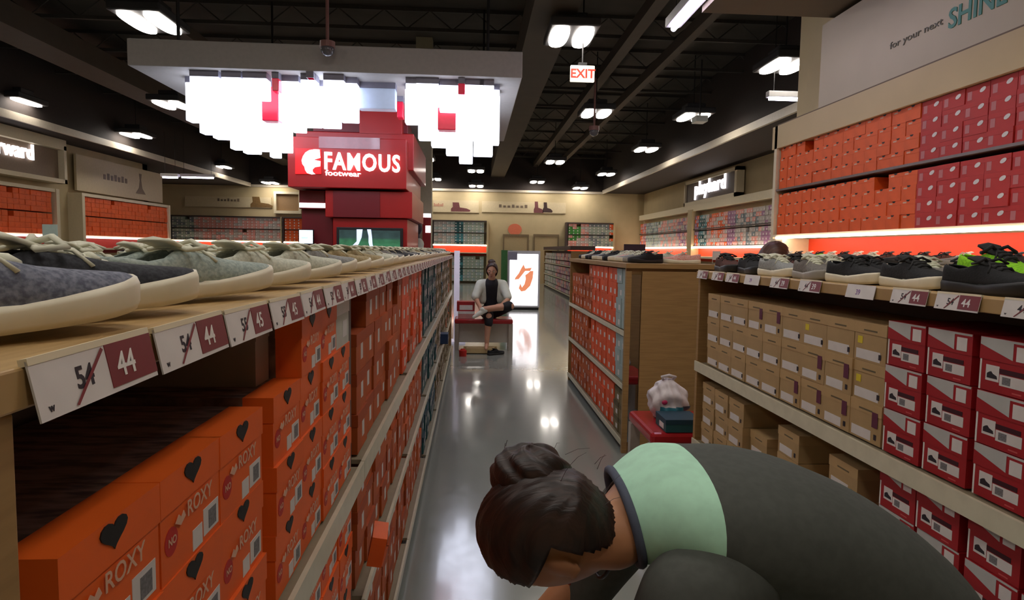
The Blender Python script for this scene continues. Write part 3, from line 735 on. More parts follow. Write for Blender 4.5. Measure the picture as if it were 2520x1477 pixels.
for i, y in enumerate(rs):
    stack('red', 1.18, y, PI, GR, 3, lambda k, n_, i=i: 'crimson white-edged shoe box, %s of %s stack past kraft boxes, upper shelf' % (rowname(k, n_), ORD[i]), 'crimson boxes on the right unit', h=0.125)
    stack('red', 1.18, y, PI, GZ['middle'], 2 if i == 9 else 3, lambda k, n_, i=i: 'crimson white-edged shoe box, %s of %s stack past kraft boxes, low shelf' % (rowname(k, n_), ORD[i]), 'crimson boxes on the right unit', h=0.1245)
for i, (y, n) in enumerate([(YC(a_, 1.18), b_) for a_, b_ in [(3.2, 3), (3.03, 3), (2.86, 3), (2.69, 2), (2.53, 1), (2.38, 3), (2.2, 1), (2.02, 3)]]):
    stack('kraftl', 1.18+(0.03 if i in (3, 4, 6) else 0), y, PI, GZ['middle'], n, lambda k, n_, i=i: 'low kraft shoe box, %s of %s stack from far end, lower shelf' % (rowname(k, n_), ORD[i]), 'low kraft boxes on the right unit', h=0.1035)
# ---------- unit two (centre right)
G2 = gondola('shelving_unit', 1.10, 1.76, -1, 4.6, 7.28, 1.375, ZL, 'shorter shelving unit beyond the red bench, rust and orange boxes inside', lips=(0.035, 0.03, 0.03))
MB().box(-0.22, -1.34-0.035, 0.02, 0.36, -1.34-0.005, 1.325).build('end_board', wood, G2, bevel=0.002)
mr = mat('mirror glass', (200, 205, 210), 0.03, metal=1.0)
MB().box(-0.295, -1.34-0.02, 0.08, -0.225, -1.34-0.006, 1.30).build('mirror', mr, G2)
MB().box(-0.335, -1.34-0.03, 0.0, -0.295, -1.34-0.001, 1.325).build('end_post', wood, G2, bevel=0.002)
tag(MB().box(1.09, 4.56, 1.345, 1.77, 7.29, 1.38).build('countertop', wood, bevel=0.002), 'wooden display top of the unit beyond the red bench', 'display top')
y = 4.73; i = 0
while y < 7.2:
    kd = 'pale' if i < 2 else ('redor' if y < 6.1 else 'rust')
    for lev in ('upper', 'middle', 'lower'):
        k2 = 'olive' if (lev == 'lower' and i < 2) else kd
        n = 4 if lev == 'upper' else 3
        if lev == 'upper' and y > 6.2: n = 3
        if lev == 'middle' and i == 8: n = 2
        w_ = {'pale': 'pale grey-blue', 'redor': 'red-orange', 'rust': 'rust brown', 'olive': 'olive kraft'}[k2]
        stack(k2, 1.12, y, PI, GZ[lev], n, lambda k, n_, i=i, lev=lev, w_=w_: '%s shoe box, %s of %s stack, %s shelf of unit past the bench' % (w_, rowname(k, n_), ordi(i), lev), 'boxes in the unit beyond the bench', jit=0.01, acc='u2')
    y += 0.172; i += 1
stuff_build('u2', 'pale, red-orange and rust shoe boxes filling the unit past the red bench')
# ---------- near right wall display
WX = 3.4
wr = empty('wall_shelving', (3.6, 4.2, 0))
ledm = emis('shelf light strip', (255, 232, 214), 9.0)
orp = mat('orange red back panel', (232, 62, 16), 0.5, noise=0.03, scale=2)
def rel(o, x0, y0, z0, x1, y1, z1): l = o.location; return (x0-l.x, y0-l.y, z0-l.z, x1-l.x, y1-l.y, z1-l.z)
MB().box(*rel(wr, WX-0.02, 7.18, 0, 3.75, 7.24, 2.89)).build('side_panel', cream, wr)
MB().box(*rel(wr, WX-0.02, 1, 2.64, 3.75, 7.3, 2.89)).build('fascia', mat('tan fascia', (206, 184, 140), 0.6, noise=0.03, scale=2), wr)
MB().box(*rel(wr, WX-0.01, 1, 2.165, 3.75, 7.18, 2.185)).build('shelf', mat('steel shelf', (120, 106, 100), 0.4, noise=0.04), wr)
MB().box(*rel(wr, WX-0.02, 1, 1.655, 3.75, 7.18, 1.68)).build('shelf', cream, wr)
MB().box(*rel(wr, WX-0.03, 1, 1.635, WX+0.02, 7.1, 1.655)).build('light_strip', ledm, wr)
MB().box(*rel(wr, 3.68, 1, 1.2, 3.74, 7.18, 1.635)).build('back_panel', orp, wr)
MB().box(*rel(wr, WX-0.02, 6.95, 1.4, 3.7, 7.18, 1.635)).build('end_block', cream, wr)
MB().box(*rel(wr, 3.0, 1, 1.385, 3.75, 7.2, 1.405)).box(*rel(wr, 3.0, 1, 0, 3.05, 7.2, 1.385)).build('ledge', beige2, wr)
MB().box(*rel(wr, 3.72, 1, 1.68, 3.75, 7.18, 2.64)).build('back_panel', mat('dark red back', (70, 26, 22), 0.7, noise=0.05), wr)
tag(wr, 'tall built-in wall shelving on the right with glowing strip below orange boxes', 'wall shelving')
sg = empty('sign_board', (WX, 4, 2.9))
MB().box(-0.01, -3, 0.0, 0.3, 2.35, 0.8).build('board', beige2, sg)
MB().box(-0.014, -3, -0.012, 0.0, 3.2, 0.004).build('groove_trim', mat('brown groove', (110, 90, 70), 0.6), sg)
tealk = mat('teal letters', (52, 128, 112), 0.5, noise=0.03)
def walltext(t, px, py, hpx, X, par, mt, sx=1.0, off=0.0, name='lettering', dz=0, py2=None):
    p = aX(px, py, X)
    top = aX(px, py-hpx, X)
    hz = top.z-p.z
    me = text_mesh(t, 1.0, 0.004, off)
    M = Matrix.Translation(p-par.location) @ frame((0, 0, 0), (0, -1, 0), (0, 0, 1)) @ Matrix.Diagonal((hz*sx/0.7, hz/0.7, 1, 1))
    return MB().addmesh(me, M).build(name, mt, par)
walltext('SHINE', 2333, 72, 46, WX-0.012, sg, tealk, 1.0, 0.02)
walltext('for your next', 2190, 122, 16, WX-0.012, sg, mat('grey letters', (110, 108, 96), 0.6), 1.45, 0.0)
tag(sg, 'big pale sign board reading SHINE above the near right wall shelving', 'sign')
y = 7.08; i = 0
while y > 4.86:
    for lv, zz in (('upper', 2.187), ('lower', 1.682)):
        n = 4
        if lv == 'upper' and i == 3: n = 3
        if lv == 'lower' and i == 10: n = 3
        stack('wor', WX+0.015, y, PI, zz, n, lambda k, n_, i=i, lv=lv: 'right wall orange shoe box, %s shelf, %s of %s stack from far end' % (lv, rowname(k, n_), ORD[i]), 'orange boxes on the right wall', jit=0.012, h=0.1125)
    y -= 0.176; i += 1
y -= 0.025; j = 0
while y > 3.65:
    for lv, zz in (('upper', 2.187), ('lower', 1.682)):
        stack('wred', WX+0.015, y, PI, zz, 4, lambda k, n_, j=j, lv=lv: 'right wall crimson shoe box, %s shelf, %s of %s stack past the orange' % (lv, rowname(k, n_), ORD[j]), 'crimson boxes on the right wall', jit=0.01, h=0.1125)
    y -= 0.221; j += 1
# ------------------------------------------------------------------ far wall displays (assorted stock as stuff)
def stockmesh(cols_, y0, y1, x, z0, rows, axis, face, pitch=0.185, h=0.12, zones=None, gap=0.05, labm=None):
    """boxes of a wall bay; axis 'y' -> runs along y at x; axis 'x' -> runs along x at y=x param"""
    m = MB(); t = y0
    while t < y1-pitch*0.5:
        f = (t-y0)/(y1-y0)
        zi = [c for lim, c in zones if f <= lim][0]
        for rw in range(rows):
            if R.random() < gap and rw in (rows-1, rows//2-1): continue
            zz = z0+rw*h + (0.03 if rw >= rows//2 else 0)
            mi = R.choice(zi); d = R.uniform(0, 0.02); w2 = pitch*0.97; lw = len(cols_)
            if axis == 'y':
                if face < 0: m.box(x+d, t, zz, x+0.22, t+w2, zz+h*0.97, mi); m.box(x+d-0.002, t+0.02, zz+0.02, x+d, t+0.07, zz+0.07, lw)
                else: m.box(x-0.3, t, zz, x-d, t+w2, zz+h*0.97, mi); m.box(x-d, t+0.02, zz+0.02, x-d+0.002, t+0.07, zz+0.07, lw)
            else:
                m.box(t, x+d, zz, t+w2, x+0.3, zz+h*0.97, mi); m.box(t+0.02, x+d-0.002, zz+0.02, t+0.07, x+d, zz+0.07, lw)
        t += pitch
    return m.mesh('stock', [*cols_, labm or paper])
pal = [orange_d, pale, mat('pink cardboard', (228, 160, 148), 0.6, noise=0.05), mat('mauve cardboard', (166, 120, 152), 0.6, noise=0.05), mat('grey cardboard', (192, 182, 174), 0.6, noise=0.05),
       teal, mat('aqua cardboard', (70, 140, 150), 0.6, noise=0.05), mat('grey green cardboard', (166, 180, 164), 0.6, noise=0.05), mat('slate cardboard', (126, 138, 142), 0.6, noise=0.05), mat('green cardboard', (70, 150, 60), 0.6, noise=0.05)]
def far_unit(name, label, parts):
    r = empty(name, (0, 0, 0)); tag(r, label, 'wall shelving')
    return r
shelfdark = mat('dark shelf steel', (70, 56, 52), 0.5, noise=0.05)
# far right wall
XR = 7.3
ur = empty('wall_shelving', (7.4, 22, 0)); l = ur.location
def bx(r, x0, y0, z0, x1, y1, z1, name, mt): l = r.location; return MB().box(x0-l.x, y0-l.y, z0-l.z, x1-l.x, y1-l.y, z1-l.z).build(name, mt, r)
bx(ur, XR-0.03, 14, 2.84, 7.55, 28.3, 3.05, 'fascia', cream)
bx(ur, XR, 14, 2.22, 7.55, 28.3, 2.25, 'shelf', shelfdark); bx(ur, XR, 14, 1.66, 7.55, 28.3, 1.69, 'shelf', cream)
bx(ur, XR-0.05, 14, 1.62, XR, 28.3, 1.66, 'light_strip', ledm)
bx(ur, 7.5, 14, 1.2, 7.54, 28.3, 1.62, 'back_panel', orp); bx(ur, 7.0, 14, 1.3, 7.55, 28.3, 1.36, 'ledge', cream)
yp = aX(1700, 600, XR).y
bx(ur, XR-0.06, yp-0.2, 0, 7.55, yp+0.25, 2.9, 'post', beige)
tag(ur, 'far right wall shelving with pastel boxes over a glowing orange strip', 'wall shelving')
o = bpy.data.objects.new('shoe_boxes', stockmesh(pal, 14.2, yp-0.22, XR+0.02, 1.69, 8, 'y', -1, zones=[(0.28, [4, 4, 3]), (0.5, [4, 4, 8, 2]), (0.6, [3, 3, 2]), (0.82, [2, 2, 4, 0]), (0.93, [6, 1, 5]), (1.0, [0, 3])])); C.link(o)
stuff(o, 'far right wall stock of pastel, pink and grey shoe boxes before the post', 'shoe boxes')
o = bpy.data.objects.new('shoe_boxes', stockmesh(pal, yp+0.28, 28.2, XR+0.02, 1.69, 8, 'y', -1, zones=[(0.2, [3, 2, 4]), (0.55, [2, 2, 4, 1]), (0.85, [8, 1, 7]), (1.0, [0, 3, 2])])); C.link(o)
stuff(o, 'far right wall stock of slate and pink shoe boxes beyond the post', 'shoe boxes')
# sign playhard on right wall
def wallsign(pxa, pya, pxb, pyb, hpx, X, label, name='wall_sign'):
    pass
p0 = aX(1690, 497, 7.35); p1 = aX(1812, 478, 7.35); tpz = aX(1812, 420, 7.35).z; bz = (p0.z+p1.z)/2
sgn = empty('wall_sign', (7.35, p1.y, bz)); L = p0.y-p1.y
bx(sgn, 7.34, p1.y, bz, 7.5, p0.y, tpz, 'backing_box', mat('brown sign recess', (74, 58, 50), 0.5, noise=0.05))
m = MB(); l = sgn.location
for (ya, yb, za, zb) in ((p1.y-0.15, p0.y+0.1, bz-0.12, bz), (p1.y-0.15, p0.y+0.1, tpz, tpz+0.1), (p1.y-0.15, p1.y, bz-0.12, tpz+0.1), (p0.y, p0.y+0.1, bz-0.12, tpz+0.1)):
    m.box(7.28-l.x, ya-l.y, za-l.z, 7.5-l.x, yb-l.y, zb-l.z)
m.build('frame', cream, sgn)
me = text_mesh('playhard', 1.0, 0.02, 0.012); wx = max(v.co.x for v in me.vertices)
ta = aX(1708, 482, 7.3); tb = aX(1784, 462, 7.3)
M = Matrix.Translation(Vector((7.31, ta.y, (ta.z+tb.z)/2))-sgn.location) @ frame((0, 0, 0), (0, -1, 0), (0, 0, 1)) @ Matrix.Diagonal(((ta.y-tb.y)/wx, 0.62, 1, 1))
MB().addmesh(me, M).build('lettering', emis('sign letters', (255, 250, 255), 1.5), sgn)
tag(sgn, 'brown framed wall sign with white glowing letters on the far right wall', 'sign')
# wall pictures (faint graphics)
def graphic(corners, label, mt, name='wall_picture', th_=0.02, items=()):
    pass
dgrey = mat('muted print', (120, 104, 86), 0.6, noise=0.05)
def backgraphic(px0, py0, px1, py1, label, shapes):
    a = aY(px0, py0, YB-0.03); b = aY(px1, py1, YB-0.03)
    r = MB().box(0, -0.02, 0, b.x-a.x, 0.02, a.z-b.z).build('wall_picture', mat('pale poster board', (206, 190, 154), 0.6, noise=0.03), loc=(a.x, YB-0.03, b.z))
    for (kind, q0, r0, q1, r1, mt) in shapes:
        c = aY(q0, r0, YB-0.06); d = aY(q1, r1, YB-0.06)
        x0, x1, z0, z1 = c.x-a.x, d.x-a.x, d.z-b.z, c.z-b.z
        if kind == 't':
            m = MB(); n = 7; w = (x1-x0)/n
            for k in range(n): m.box(x0+k*w, -0.03, z0, x0+k*w+w*0.6, -0.022, z0+(z1-z0)*(0.7+0.3*(k % 3 == 0)))
            m.build('lettering', mt, r)
        elif kind == 'b':   # boots / shoe picture
            m = MB(); s = (x1-x0); h_ = (z1-z0)
            pl = [(0, 0), (0.95, 0), (1, 0.15), (0.8, 0.35), (0.45, 0.45), (0.4, 1), (0.08, 1), (0.1, 0.5), (0, 0.3)]
            m.prism([(x0+u*s, z0+v*h_) for u, v in pl], 0.006, M=frame((0, -0.022, 0), (1, 0, 0), (0, 0, 1)))
            m.build('pictured_shoe', mt, r)
    tag(r, label, 'wall picture')
plum = mat('plum boots print', (110, 60, 62), 0.6, noise=0.1)
backgraphic(1066, 492, 1178, 524, 'pale wall picture with a reddish brown shoe, left of the doors', [('t', 1068, 500, 1092, 508, mat('faint red print', (176, 110, 92), 0.6)), ('b', 1110, 498, 1158, 521, plum)])
backgraphic(1186, 495, 1392, 526, 'long wall picture with dark boots above the doors', [('t', 1228, 503, 1302, 512, dgrey), ('b', 1314, 496, 1338, 524, plum), ('b', 1336, 498, 1360, 523, mat('dark boot print', (60, 40, 38), 0.6))])
backgraphic(455, 482, 668, 512, 'wall picture with a brown shoe on the back wall left part', [('t', 535, 488, 592, 496, dgrey), ('b', 616, 484, 672, 511, mat('brown shoe print', (112, 84, 44), 0.6, noise=0.1))])
# square cubby frame on back wall left of tower
a = aY(683, 478, YB-0.03); b = aY(738, 520, YB-0.03)
fr = empty('wall_sign', (a.x, YB, b.z)); w_, h_ = b.x-a.x, a.z-b.z
MB().box(0, -0.1, 0, w_, -0.02, h_).build('backing_box', mat('tan sign recess', (140, 110, 74), 0.6, noise=0.05), fr)
MB().box(-0.1, -0.25, -0.12, w_+0.1, -0.02, 0).box(-0.1, -0.25, h_, w_+0.1, -0.02, h_+0.1).box(-0.1, -0.25, 0, 0, -0.02, h_).box(w_, -0.25, 0, w_+0.1, -0.02, h_).build('frame', cream, fr)
tag(fr, 'cream framed empty recess on the back wall left of the tower', 'sign')
# red square logo above door
p = aY(1267, 565, YB-0.02)
tag(MB().prism([(0.3*math.cos(2*PI*k/24), 0.25*math.sin(2*PI*k/24)) for k in range(24)], 0.03, M=frame((0, 0, 0), (1, 0, 0), (0, 0, 1))).build('round_sign', mat('salmon sign', (222, 120, 88), 0.5, noise=0.03), loc=(p.x, YB-0.01, p.z)), 'small round salmon sign on the back wall above the left door', 'sign')
# back wall bays
def backbay(px0, px1, ytop, zones, label, label2, cols_=pal):
    a = aY(px0, ytop, YB-0.4); b = aY(px1, ytop, YB-0.4); x0, x1 = a.x, b.x; ztop = 2.66
    r = empty('wall_shelving', ((x0+x1)/2, YB-0.2, 0))
    bx(r, x0-0.08, YB-0.42, 0, x0, YB-0.02, ztop+0.05, 'side_panel', shelfdark); bx(r, x1, YB-0.42, 0, x1+0.08, YB-0.02, ztop+0.05, 'side_panel', beige)
    bx(r, x0, YB-0.42, ztop, x1, YB-0.02, ztop+0.05, 'shelf', shelfdark); bx(r, x0, YB-0.42, 2.175, x1, YB-0.02, 2.195, 'shelf', shelfdark)
    bx(r, x0, YB-0.42, 1.665, x1, YB-0.02, 1.69, 'shelf', cream); bx(r, x0, YB-0.44, 1.62, x1, YB-0.4, 1.66, 'light_strip', ledm)
    bx(r, x0, YB-0.06, 1.2, x1, YB-0.02, 1.62, 'back_panel', orp)
    bx(r, x0, YB-0.6, 1.3, x1, YB-0.02, 1.34, 'ledge', cream)
    tag(r, label, 'wall shelving')
    for zz in (0.1, 0.6):
        pass
    o = bpy.data.objects.new('shoe_boxes', stockmesh(cols_, x0+0.03, x1-0.02, YB-0.38, 1.69, 8, 'x', -1, zones=zones, pitch=0.18, h=0.117)); C.link(o)
    stuff(o, label2, 'shoe boxes')
    o = bpy.data.objects.new('shoe_boxes', stockmesh(cols_, x0+0.03, x1-0.02, YB-0.38, 0.1, 8, 'x', -1, zones=zones, pitch=0.18, h=0.13)); C.link(o)
    stuff(o, label2.replace('stock', 'lower stock'), 'shoe boxes')
backbay(420, 690, 537, [(0.18, [7, 7, 8]), (0.75, [2, 4, 2]), (1.0, [4, 2, 4])], 'back wall shelving left of the red tower', 'back wall stock of pinkish grey boxes left of the tower')
backbay(698, 745, 540, [(1.0, [0])], 'narrow back wall shelving of orange boxes beside the tower', 'back wall stock of orange boxes beside the tower')
backbay(1066, 1198, 543, [(0.35, [4, 4, 1]), (0.5, [5, 6]), (1.0, [7, 1, 7])], 'back wall shelving between tower and doors', 'back wall stock of grey green boxes between tower and doors')
backbay(1398, 1510, 549, [(0.15, [2, 9]), (0.25, [9, 9, 4]), (0.4, [2, 4]), (0.85, [7, 8, 7]), (1.0, [0, 7])], 'back wall shelving right of the doors', 'back wall stock of grey green boxes right of the doors')
# left wall
XL = -10.5
def leftbay(y0, y1, label, label2):
    r = empty('wall_shelving', (XL, (y0+y1)/2, 0))
    bx(r, XL-0.05, y0, 2.7, XL+0.3, y1, 2.78, 'fascia', cream); bx(r, XL-0.05, y0, 1.655, XL+0.28, y1, 1.68, 'shelf', cream)
    bx(r, XL+0.26, y0, 1.6, XL+0.3, y1, 1.655, 'light_strip', emis('pinkish shelf strip', (255, 190, 180), 3.0))
    bx(r, XL-0.04, y0, 1.2, XL, y1, 1.6, 'back_panel', mat('red back panel', (150, 26, 26), 0.5, noise=0.03)); bx(r, XL-0.04, y0, 1.3, XL+0.5, y1, 1.34, 'ledge', cream)
    for yy in (y0-0.12, y1): bx(r, XL-0.05, yy, 0, XL+0.32, yy+0.12, 2.78, 'side_panel', cream)
    tag(r, label, 'wall shelving')
    o = bpy.data.objects.new('shoe_boxes', stockmesh([orange_d], y0+0.02, y1-0.02, XL+0.27, 1.682, 8, 'y', 1, zones=[(1.0, [0])], pitch=0.19, h=0.122, gap=0.12, labm=orange_d)); C.link(o)
    stuff(o, label2, 'shoe boxes')
ya = aX(178, 500, XL).y; yb = aX(402, 540, XL).y-0.3
leftbay(ya, yb, 'left wall shelving under the pale sign board', 'left wall stock of orange boxes under the pale sign board')
yc = aX(106, 500, XL).y
leftbay(12.6, yc, 'nearest left wall shelving under the framed glowing sign', 'nearest left wall stock of orange boxes under the framed sign')
# left sign box
X2 = -10.15
pa = aX(158, 385, X2); pb = aX(158, 442, X2)
ls = empty('wall_sign', (X2, pa.y, pb.z)); zt_ = pa.z+0.15; zb_ = pb.z
bx(ls, -10.5, 12.2, zb_, X2-0.15, pa.y, zt_, 'backing_box', mat('taupe sign recess', (132, 112, 92), 0.5, noise=0.05))
bx(ls, -10.5, 12.0, zb_-0.1, X2, pa.y+0.1, zb_, 'frame', cream); bx(ls, -10.5, pa.y, zb_-0.1, X2, pa.y+0.1, zt_+0.1, 'frame', cream)
bx(ls, -10.5, 12.0, zt_, X2, pa.y+0.1, zt_+0.25, 'frame', cream)
me = text_mesh('forward', 1.0, 0.02, 0.015); wx = max(v.co.x for v in me.vertices)
t1_ = aX(85, 394, X2-0.1); t0_ = aX(-40, 372, X2-0.1)
M = Matrix.Translation(Vector((X2-0.12, t0_.y, t1_.z))-ls.location) @ frame((0, 0, 0), (0, 1, 0), (0, 0, 1)) @ Matrix.Diagonal(((t1_.y-t0_.y)/wx, 0.5, 1, 1))
MB().addmesh(me, M).build('lettering', emis('sign letters', (255, 250, 255), 1.5), ls)
tag(ls, 'framed taupe wall sign with white glowing letters cut by the left edge', 'sign')
q0 = aX(180, 400, -10.5); q1 = aX(395, 440, -10.5)
lp = MB().box(-0.03, 0, 0, 0.03, yb-ya, 0.95).build('sign_board', mat('pale left board', (198, 182, 148), 0.6, noise=0.03), loc=(-10.4, ya, 2.85))
me = text_mesh('playful', 0.32, 0.003, 0.0); MB().addmesh(me, Matrix.Translation((0.034, 1.3, 0.42)) @ FM).build('lettering', dgrey, lp) if False else None
m = MB()
for k in range(7): m.box(0.031, 1.25+k*0.19, 0.42, 0.036, 1.25+k*0.19+0.12, 0.42+0.14+0.04*(k % 2))
m.build('lettering', dgrey, lp)
MB().prism([(3.0, 0.18), (3.6, 0.18), (3.4, 0.36), (3.34, 0.62), (3.38, 0.8), (3.22, 0.8), (3.26, 0.6), (3.2, 0.36)], 0.005, M=Matrix.Translation((0.031, 0, 0)) @ FM).build('pictured_tower', dgrey, lp)
tag(lp, 'pale sign board with faint print above the left orange boxes', 'sign')
bl = empty('notice_sign', (0, 0, 0)); C.unlink(bl); bpy.data.objects.remove(bl)
# ------------------------------------------------------------------ far floor unit, light box
fu = gondola('shelving_unit', 2.98, 3.64, -1, 19.6, 27.0, 1.5, (0.1, 0.55, 1.0), 'far muted shelving unit right of the lit poster box', lips=(0.03,)*3)
for i, z in enumerate((0.11, 0.56, 1.01)):
    o = bpy.data.objects.new('shoe_boxes', stockmesh(pal, 19.7, 26.9, 3.0, z, 3, 'y', -1, zones=[(0.5, [2, 4, 3]), (1.0, [4, 7, 4])], h=0.115)); C.link(o)
    stuff(o, 'muted boxes on the %s shelf of the far floor unit' % ('lowest', 'middle', 'highest')[i], 'shoe boxes')
tag(MB().box(2.95, 19.5, 1.5, 3.7, 27.05, 1.62).build('countertop', mat('dark stock tray', (70, 52, 48), 0.6, noise=0.1)), 'dark loaded top of the far floor unit', 'display top')
a = aY(1248, 762, 15.9); b = aY(1330, 618, 15.9)
lb = empty('light_box', ((a.x+b.x)/2, 16, 0)); hw = (b.x-a.x)/2; hh = b.z
MB().box(-hw, -0.1, 0.06, hw, 0.12, hh).build('casing', mat('pale casing', (205, 205, 215), 0.4, noise=0.02), lb, bevel=0.01)
MB().box(-hw+0.02, -0.08, 0, hw-0.02, 0.1, 0.06).build('base', blackm, lb)
MB().box(-hw+0.05, -0.106, 0.11, hw-0.05, -0.1, hh-0.08).build('lit_panel', emis('lit poster', (250, 246, 250), 1.7), lb)
sand = mat('pictured sandal tan', (232, 140, 100), 0.5, emit=0.55, noise=0.0)
def zz5(x, y): return aY(1110+x*240/1182, 600+y*300/1477, 15.88)
for q in (((840, 480), (820, 540), (850, 580), (900, 570), (960, 510), (990, 420), (1000, 330), (960, 330), (930, 360), (900, 380), (905, 430), (890, 490), (860, 530)), ((780, 410), (770, 435), (820, 430), (860, 380), (900, 330), (960, 330), (980, 290), (900, 300), (880, 250), (850, 300), (820, 360))):
    pts = [zz5(*p) for p in q]
    MB().prism([(p.x-lb.location.x, p.z) for p in pts], 0.004, M=frame((0, -0.107, 0), (1, 0, 0), (0, 0, 1))).build('pictured_sandal', sand, lb)
a1 = aY(1250, 620, 15.88); b1 = aY(1273, 640, 15.88)
MB().box(a1.x-lb.location.x, -0.112, b1.z, b1.x-lb.location.x, -0.106, a1.z).build('corner_card', mat('grey violet card', (150, 150, 176), 0.5, noise=0.03), lb)
tag(lb, 'white lit poster box picturing a tan strappy sandal', 'light box')
a = aY(1232, 760, 17.0); b = aY(1262, 616, 17.0)
tag(MB().box(a.x, 17.0, 0, b.x, 17.1, b.z).box(a.x, 16.9, 0, b.x, 17.2, 0.05).build('green_board', mat('green panel', (70, 130, 76), 0.6, noise=0.05)), 'green panel standing behind the lit poster box', 'panel')
a = aY(1118, 617, 10.2); b = aY(1130, 780, 10.2)
tag(MB().box(a.x, 10.2, 0, b.x, 10.26, a.z).box(a.x-0.1, 10.05, 0, b.x+0.1, 10.4, 0.03).build('display_post', mat('glowing white post', (222, 218, 235), 0.4, noise=0.02, emit=0.15)), 'white upright post at the far end of the left run', 'post')  # post glows slightly by itself, brightness built into its material
# ------------------------------------------------------------------ benches
redv = mat('red vinyl', (168, 26, 36), 0.3, noise=0.06, coat=0.3)
def bench(x0, y0, x1, y1, label, panel=False):
    r = empty('bench', ((x0+x1)/2, (y0+y1)/2, 0)); hx, hy = (x1-x0)/2, (y1-y0)/2
    o = MB().box(-hx, -hy, 0.385, hx, hy, 0.455).build('seat', redv, r, bevel=0.02)
    legm = mat('pale bench leg', (178, 170, 158), 0.5, noise=0.04)
    for sx in (-1, 1):
        for sy in (-1, 1):
            MB().box(sx*(hx-0.03)-0.03, sy*(hy-0.04)-0.03, 0, sx*(hx-0.03)+0.03, sy*(hy-0.04)+0.03, 0.385).build('leg', legm, r)
    if panel: MB().box(-hx+0.06, hy-0.06, 0.06, hx-0.06, hy-0.04, 0.36).build('glare_board', mat('white board', (226, 226, 218), 0.5, noise=0.02, ), r)  # white board added in place of the bright floor reflection under the seat
    tag(r, label, 'bench')
bench(-0.25, 9.4, 0.6, 9.85, 'red bench at the end of the aisle with a woman sitting on it', True)
bench(1.005, 3.50, 1.45, 4.03, 'red bench with a plastic bag, partly hidden by the right unit')
# plastic bag
def bagfn(p, d):
    n = 1+0.12*math.sin(5*d.x*3+d.z*4)+0.08*math.sin(9*d.y+7*d.z)
    q = Vector((p.x*n, p.y*n, p.z*(1 if d.z > 0 else 0.6)))
    if d.z > 0.5: q.x *= 1-(d.z-0.5)*0.5; q.y *= 1-(d.z-0.5)*0.5
    return q
bg = empty('shopping_bag', (1.19, 3.83, 0.456))
def baghalf(name, mt, cond, s=1.0):
    m = MB().ell((0, 0, 0.11), (0.145*s, 0.13*s, 0.2*s), seg=40, rings=28, fn=bagfn)
    bad = [f for f in m.bm.faces if not cond(f.calc_center_median())]
    bmesh.ops.delete(m.bm, geom=bad, context='FACES')
    for v in m.bm.verts: v.co.z = max(v.co.z, 0.0)
    return m.build(name, mt, bg, smooth=True)
baghalf('bag_body', mat('white plastic film', (214, 206, 210), 0.35, noise=0.06, scale=12), lambda c: True)
baghalf('teal_print', mat('teal print plastic', (36, 110, 130), 0.35, noise=0.05), lambda c: c.z < 0.12 and c.y < 0.04 and c.x > -0.085, 1.03)
MB().ell((-0.055, -0.125, 0.15), (0.022, 0.012, 0.018), seg=12, rings=8).build('pink_print', mat('magenta print', (180, 40, 90), 0.4, noise=0.05), bg, smooth=True)
MB().tube([(-0.03, 0, 0.29), (-0.05, -0.02, 0.32), (0.0, -0.03, 0.335), (0.05, -0.02, 0.32), (0.03, 0, 0.29)], 0.012, 8).build('handle', MATS['white plastic film'], bg, smooth=True)
bg.scale = (0.82, 0.82, 0.8)
tag(bg, 'white plastic shopping bag with teal and pink print on the red bench', 'bag')
tb = MB().box(-0.1, -0.1, 0, 0.1, 0.1, 0.07).build('shoe_box', teal, loc=(1.19, 3.61, 0.457)); MB().box(-0.102, -0.102, 0.045, 0.102, 0.102, 0.072).build('lid', teal2, tb)
fplate(-0.02, -0.12, 0, 0.06).build('label', paper, tb) if False else MB().box(-0.103, -0.06, 0.01, -0.1, 0.02, 0.04).build('label', paper, tb)
tag(tb, 'teal shoe box on the red bench in front of the plastic bag', 'shoe box')
# items on far bench and floor
sbx = MB().box(-0.12, -0.12, 0, 0.12, 0.12, 0.1).build('shoe_box', mat('pink white cardboard', (212, 150, 146), 0.5, noise=0.05), loc=(-0.08, 9.55, 0.457)); MB().box(-0.122, -0.122, 0.07, 0.122, 0.122, 0.105).build('lid', whiteink, sbx)
tag(sbx, 'pink and white shoe box on the far bench left of the woman', 'shoe box')
sb3 = MB().box(-0.13, -0.1, 0, 0.13, 0.1, 0.14).build('shoe_box', crim, loc=(-0.09, 9.56, 0.563)); MB().box(-0.09, -0.103, 0.02, 0.1, -0.1, 0.09).build('label', paper, sb3)
tag(sb3, 'red shoe box stacked on the pink one on the far bench', 'shoe box')
p = aZ(1182, 868, 0.0)
m = MB().box(-0.24, -0.13, 0, 0.24, 0.13, 0.012).box(-0.24, -0.13, 0, -0.232, 0.13, 0.07).box(0.232, -0.13, 0, 0.24, 0.13, 0.07).box(-0.24, -0.13, 0, 0.24, -0.122, 0.07).box(-0.24, 0.122, 0, 0.24, 0.13, 0.07)
m.box(-0.2, -0.1, 0.012, 0.2, 0.1, 0.075)
tag(m.build('box_lid', mat('tan paper', (200, 176, 128), 0.6, noise=0.06), loc=(p.x, p.y, 0.0)), 'tan box lid lying on the floor under the seated woman foot', 'box lid')
p = aZ(1139, 876, 0.0)
tag(MB().tube([(0, 0, 0), (0, 0, 0.08), (0, 0, 0.085), (0, 0, 0.1)], [0.05, 0.055, 0.035, 0.03], 14).build('red_cup', redst, loc=(p.x, p.y-0.02, 0)), 'small red item on the floor left of the tan lid', 'cup')
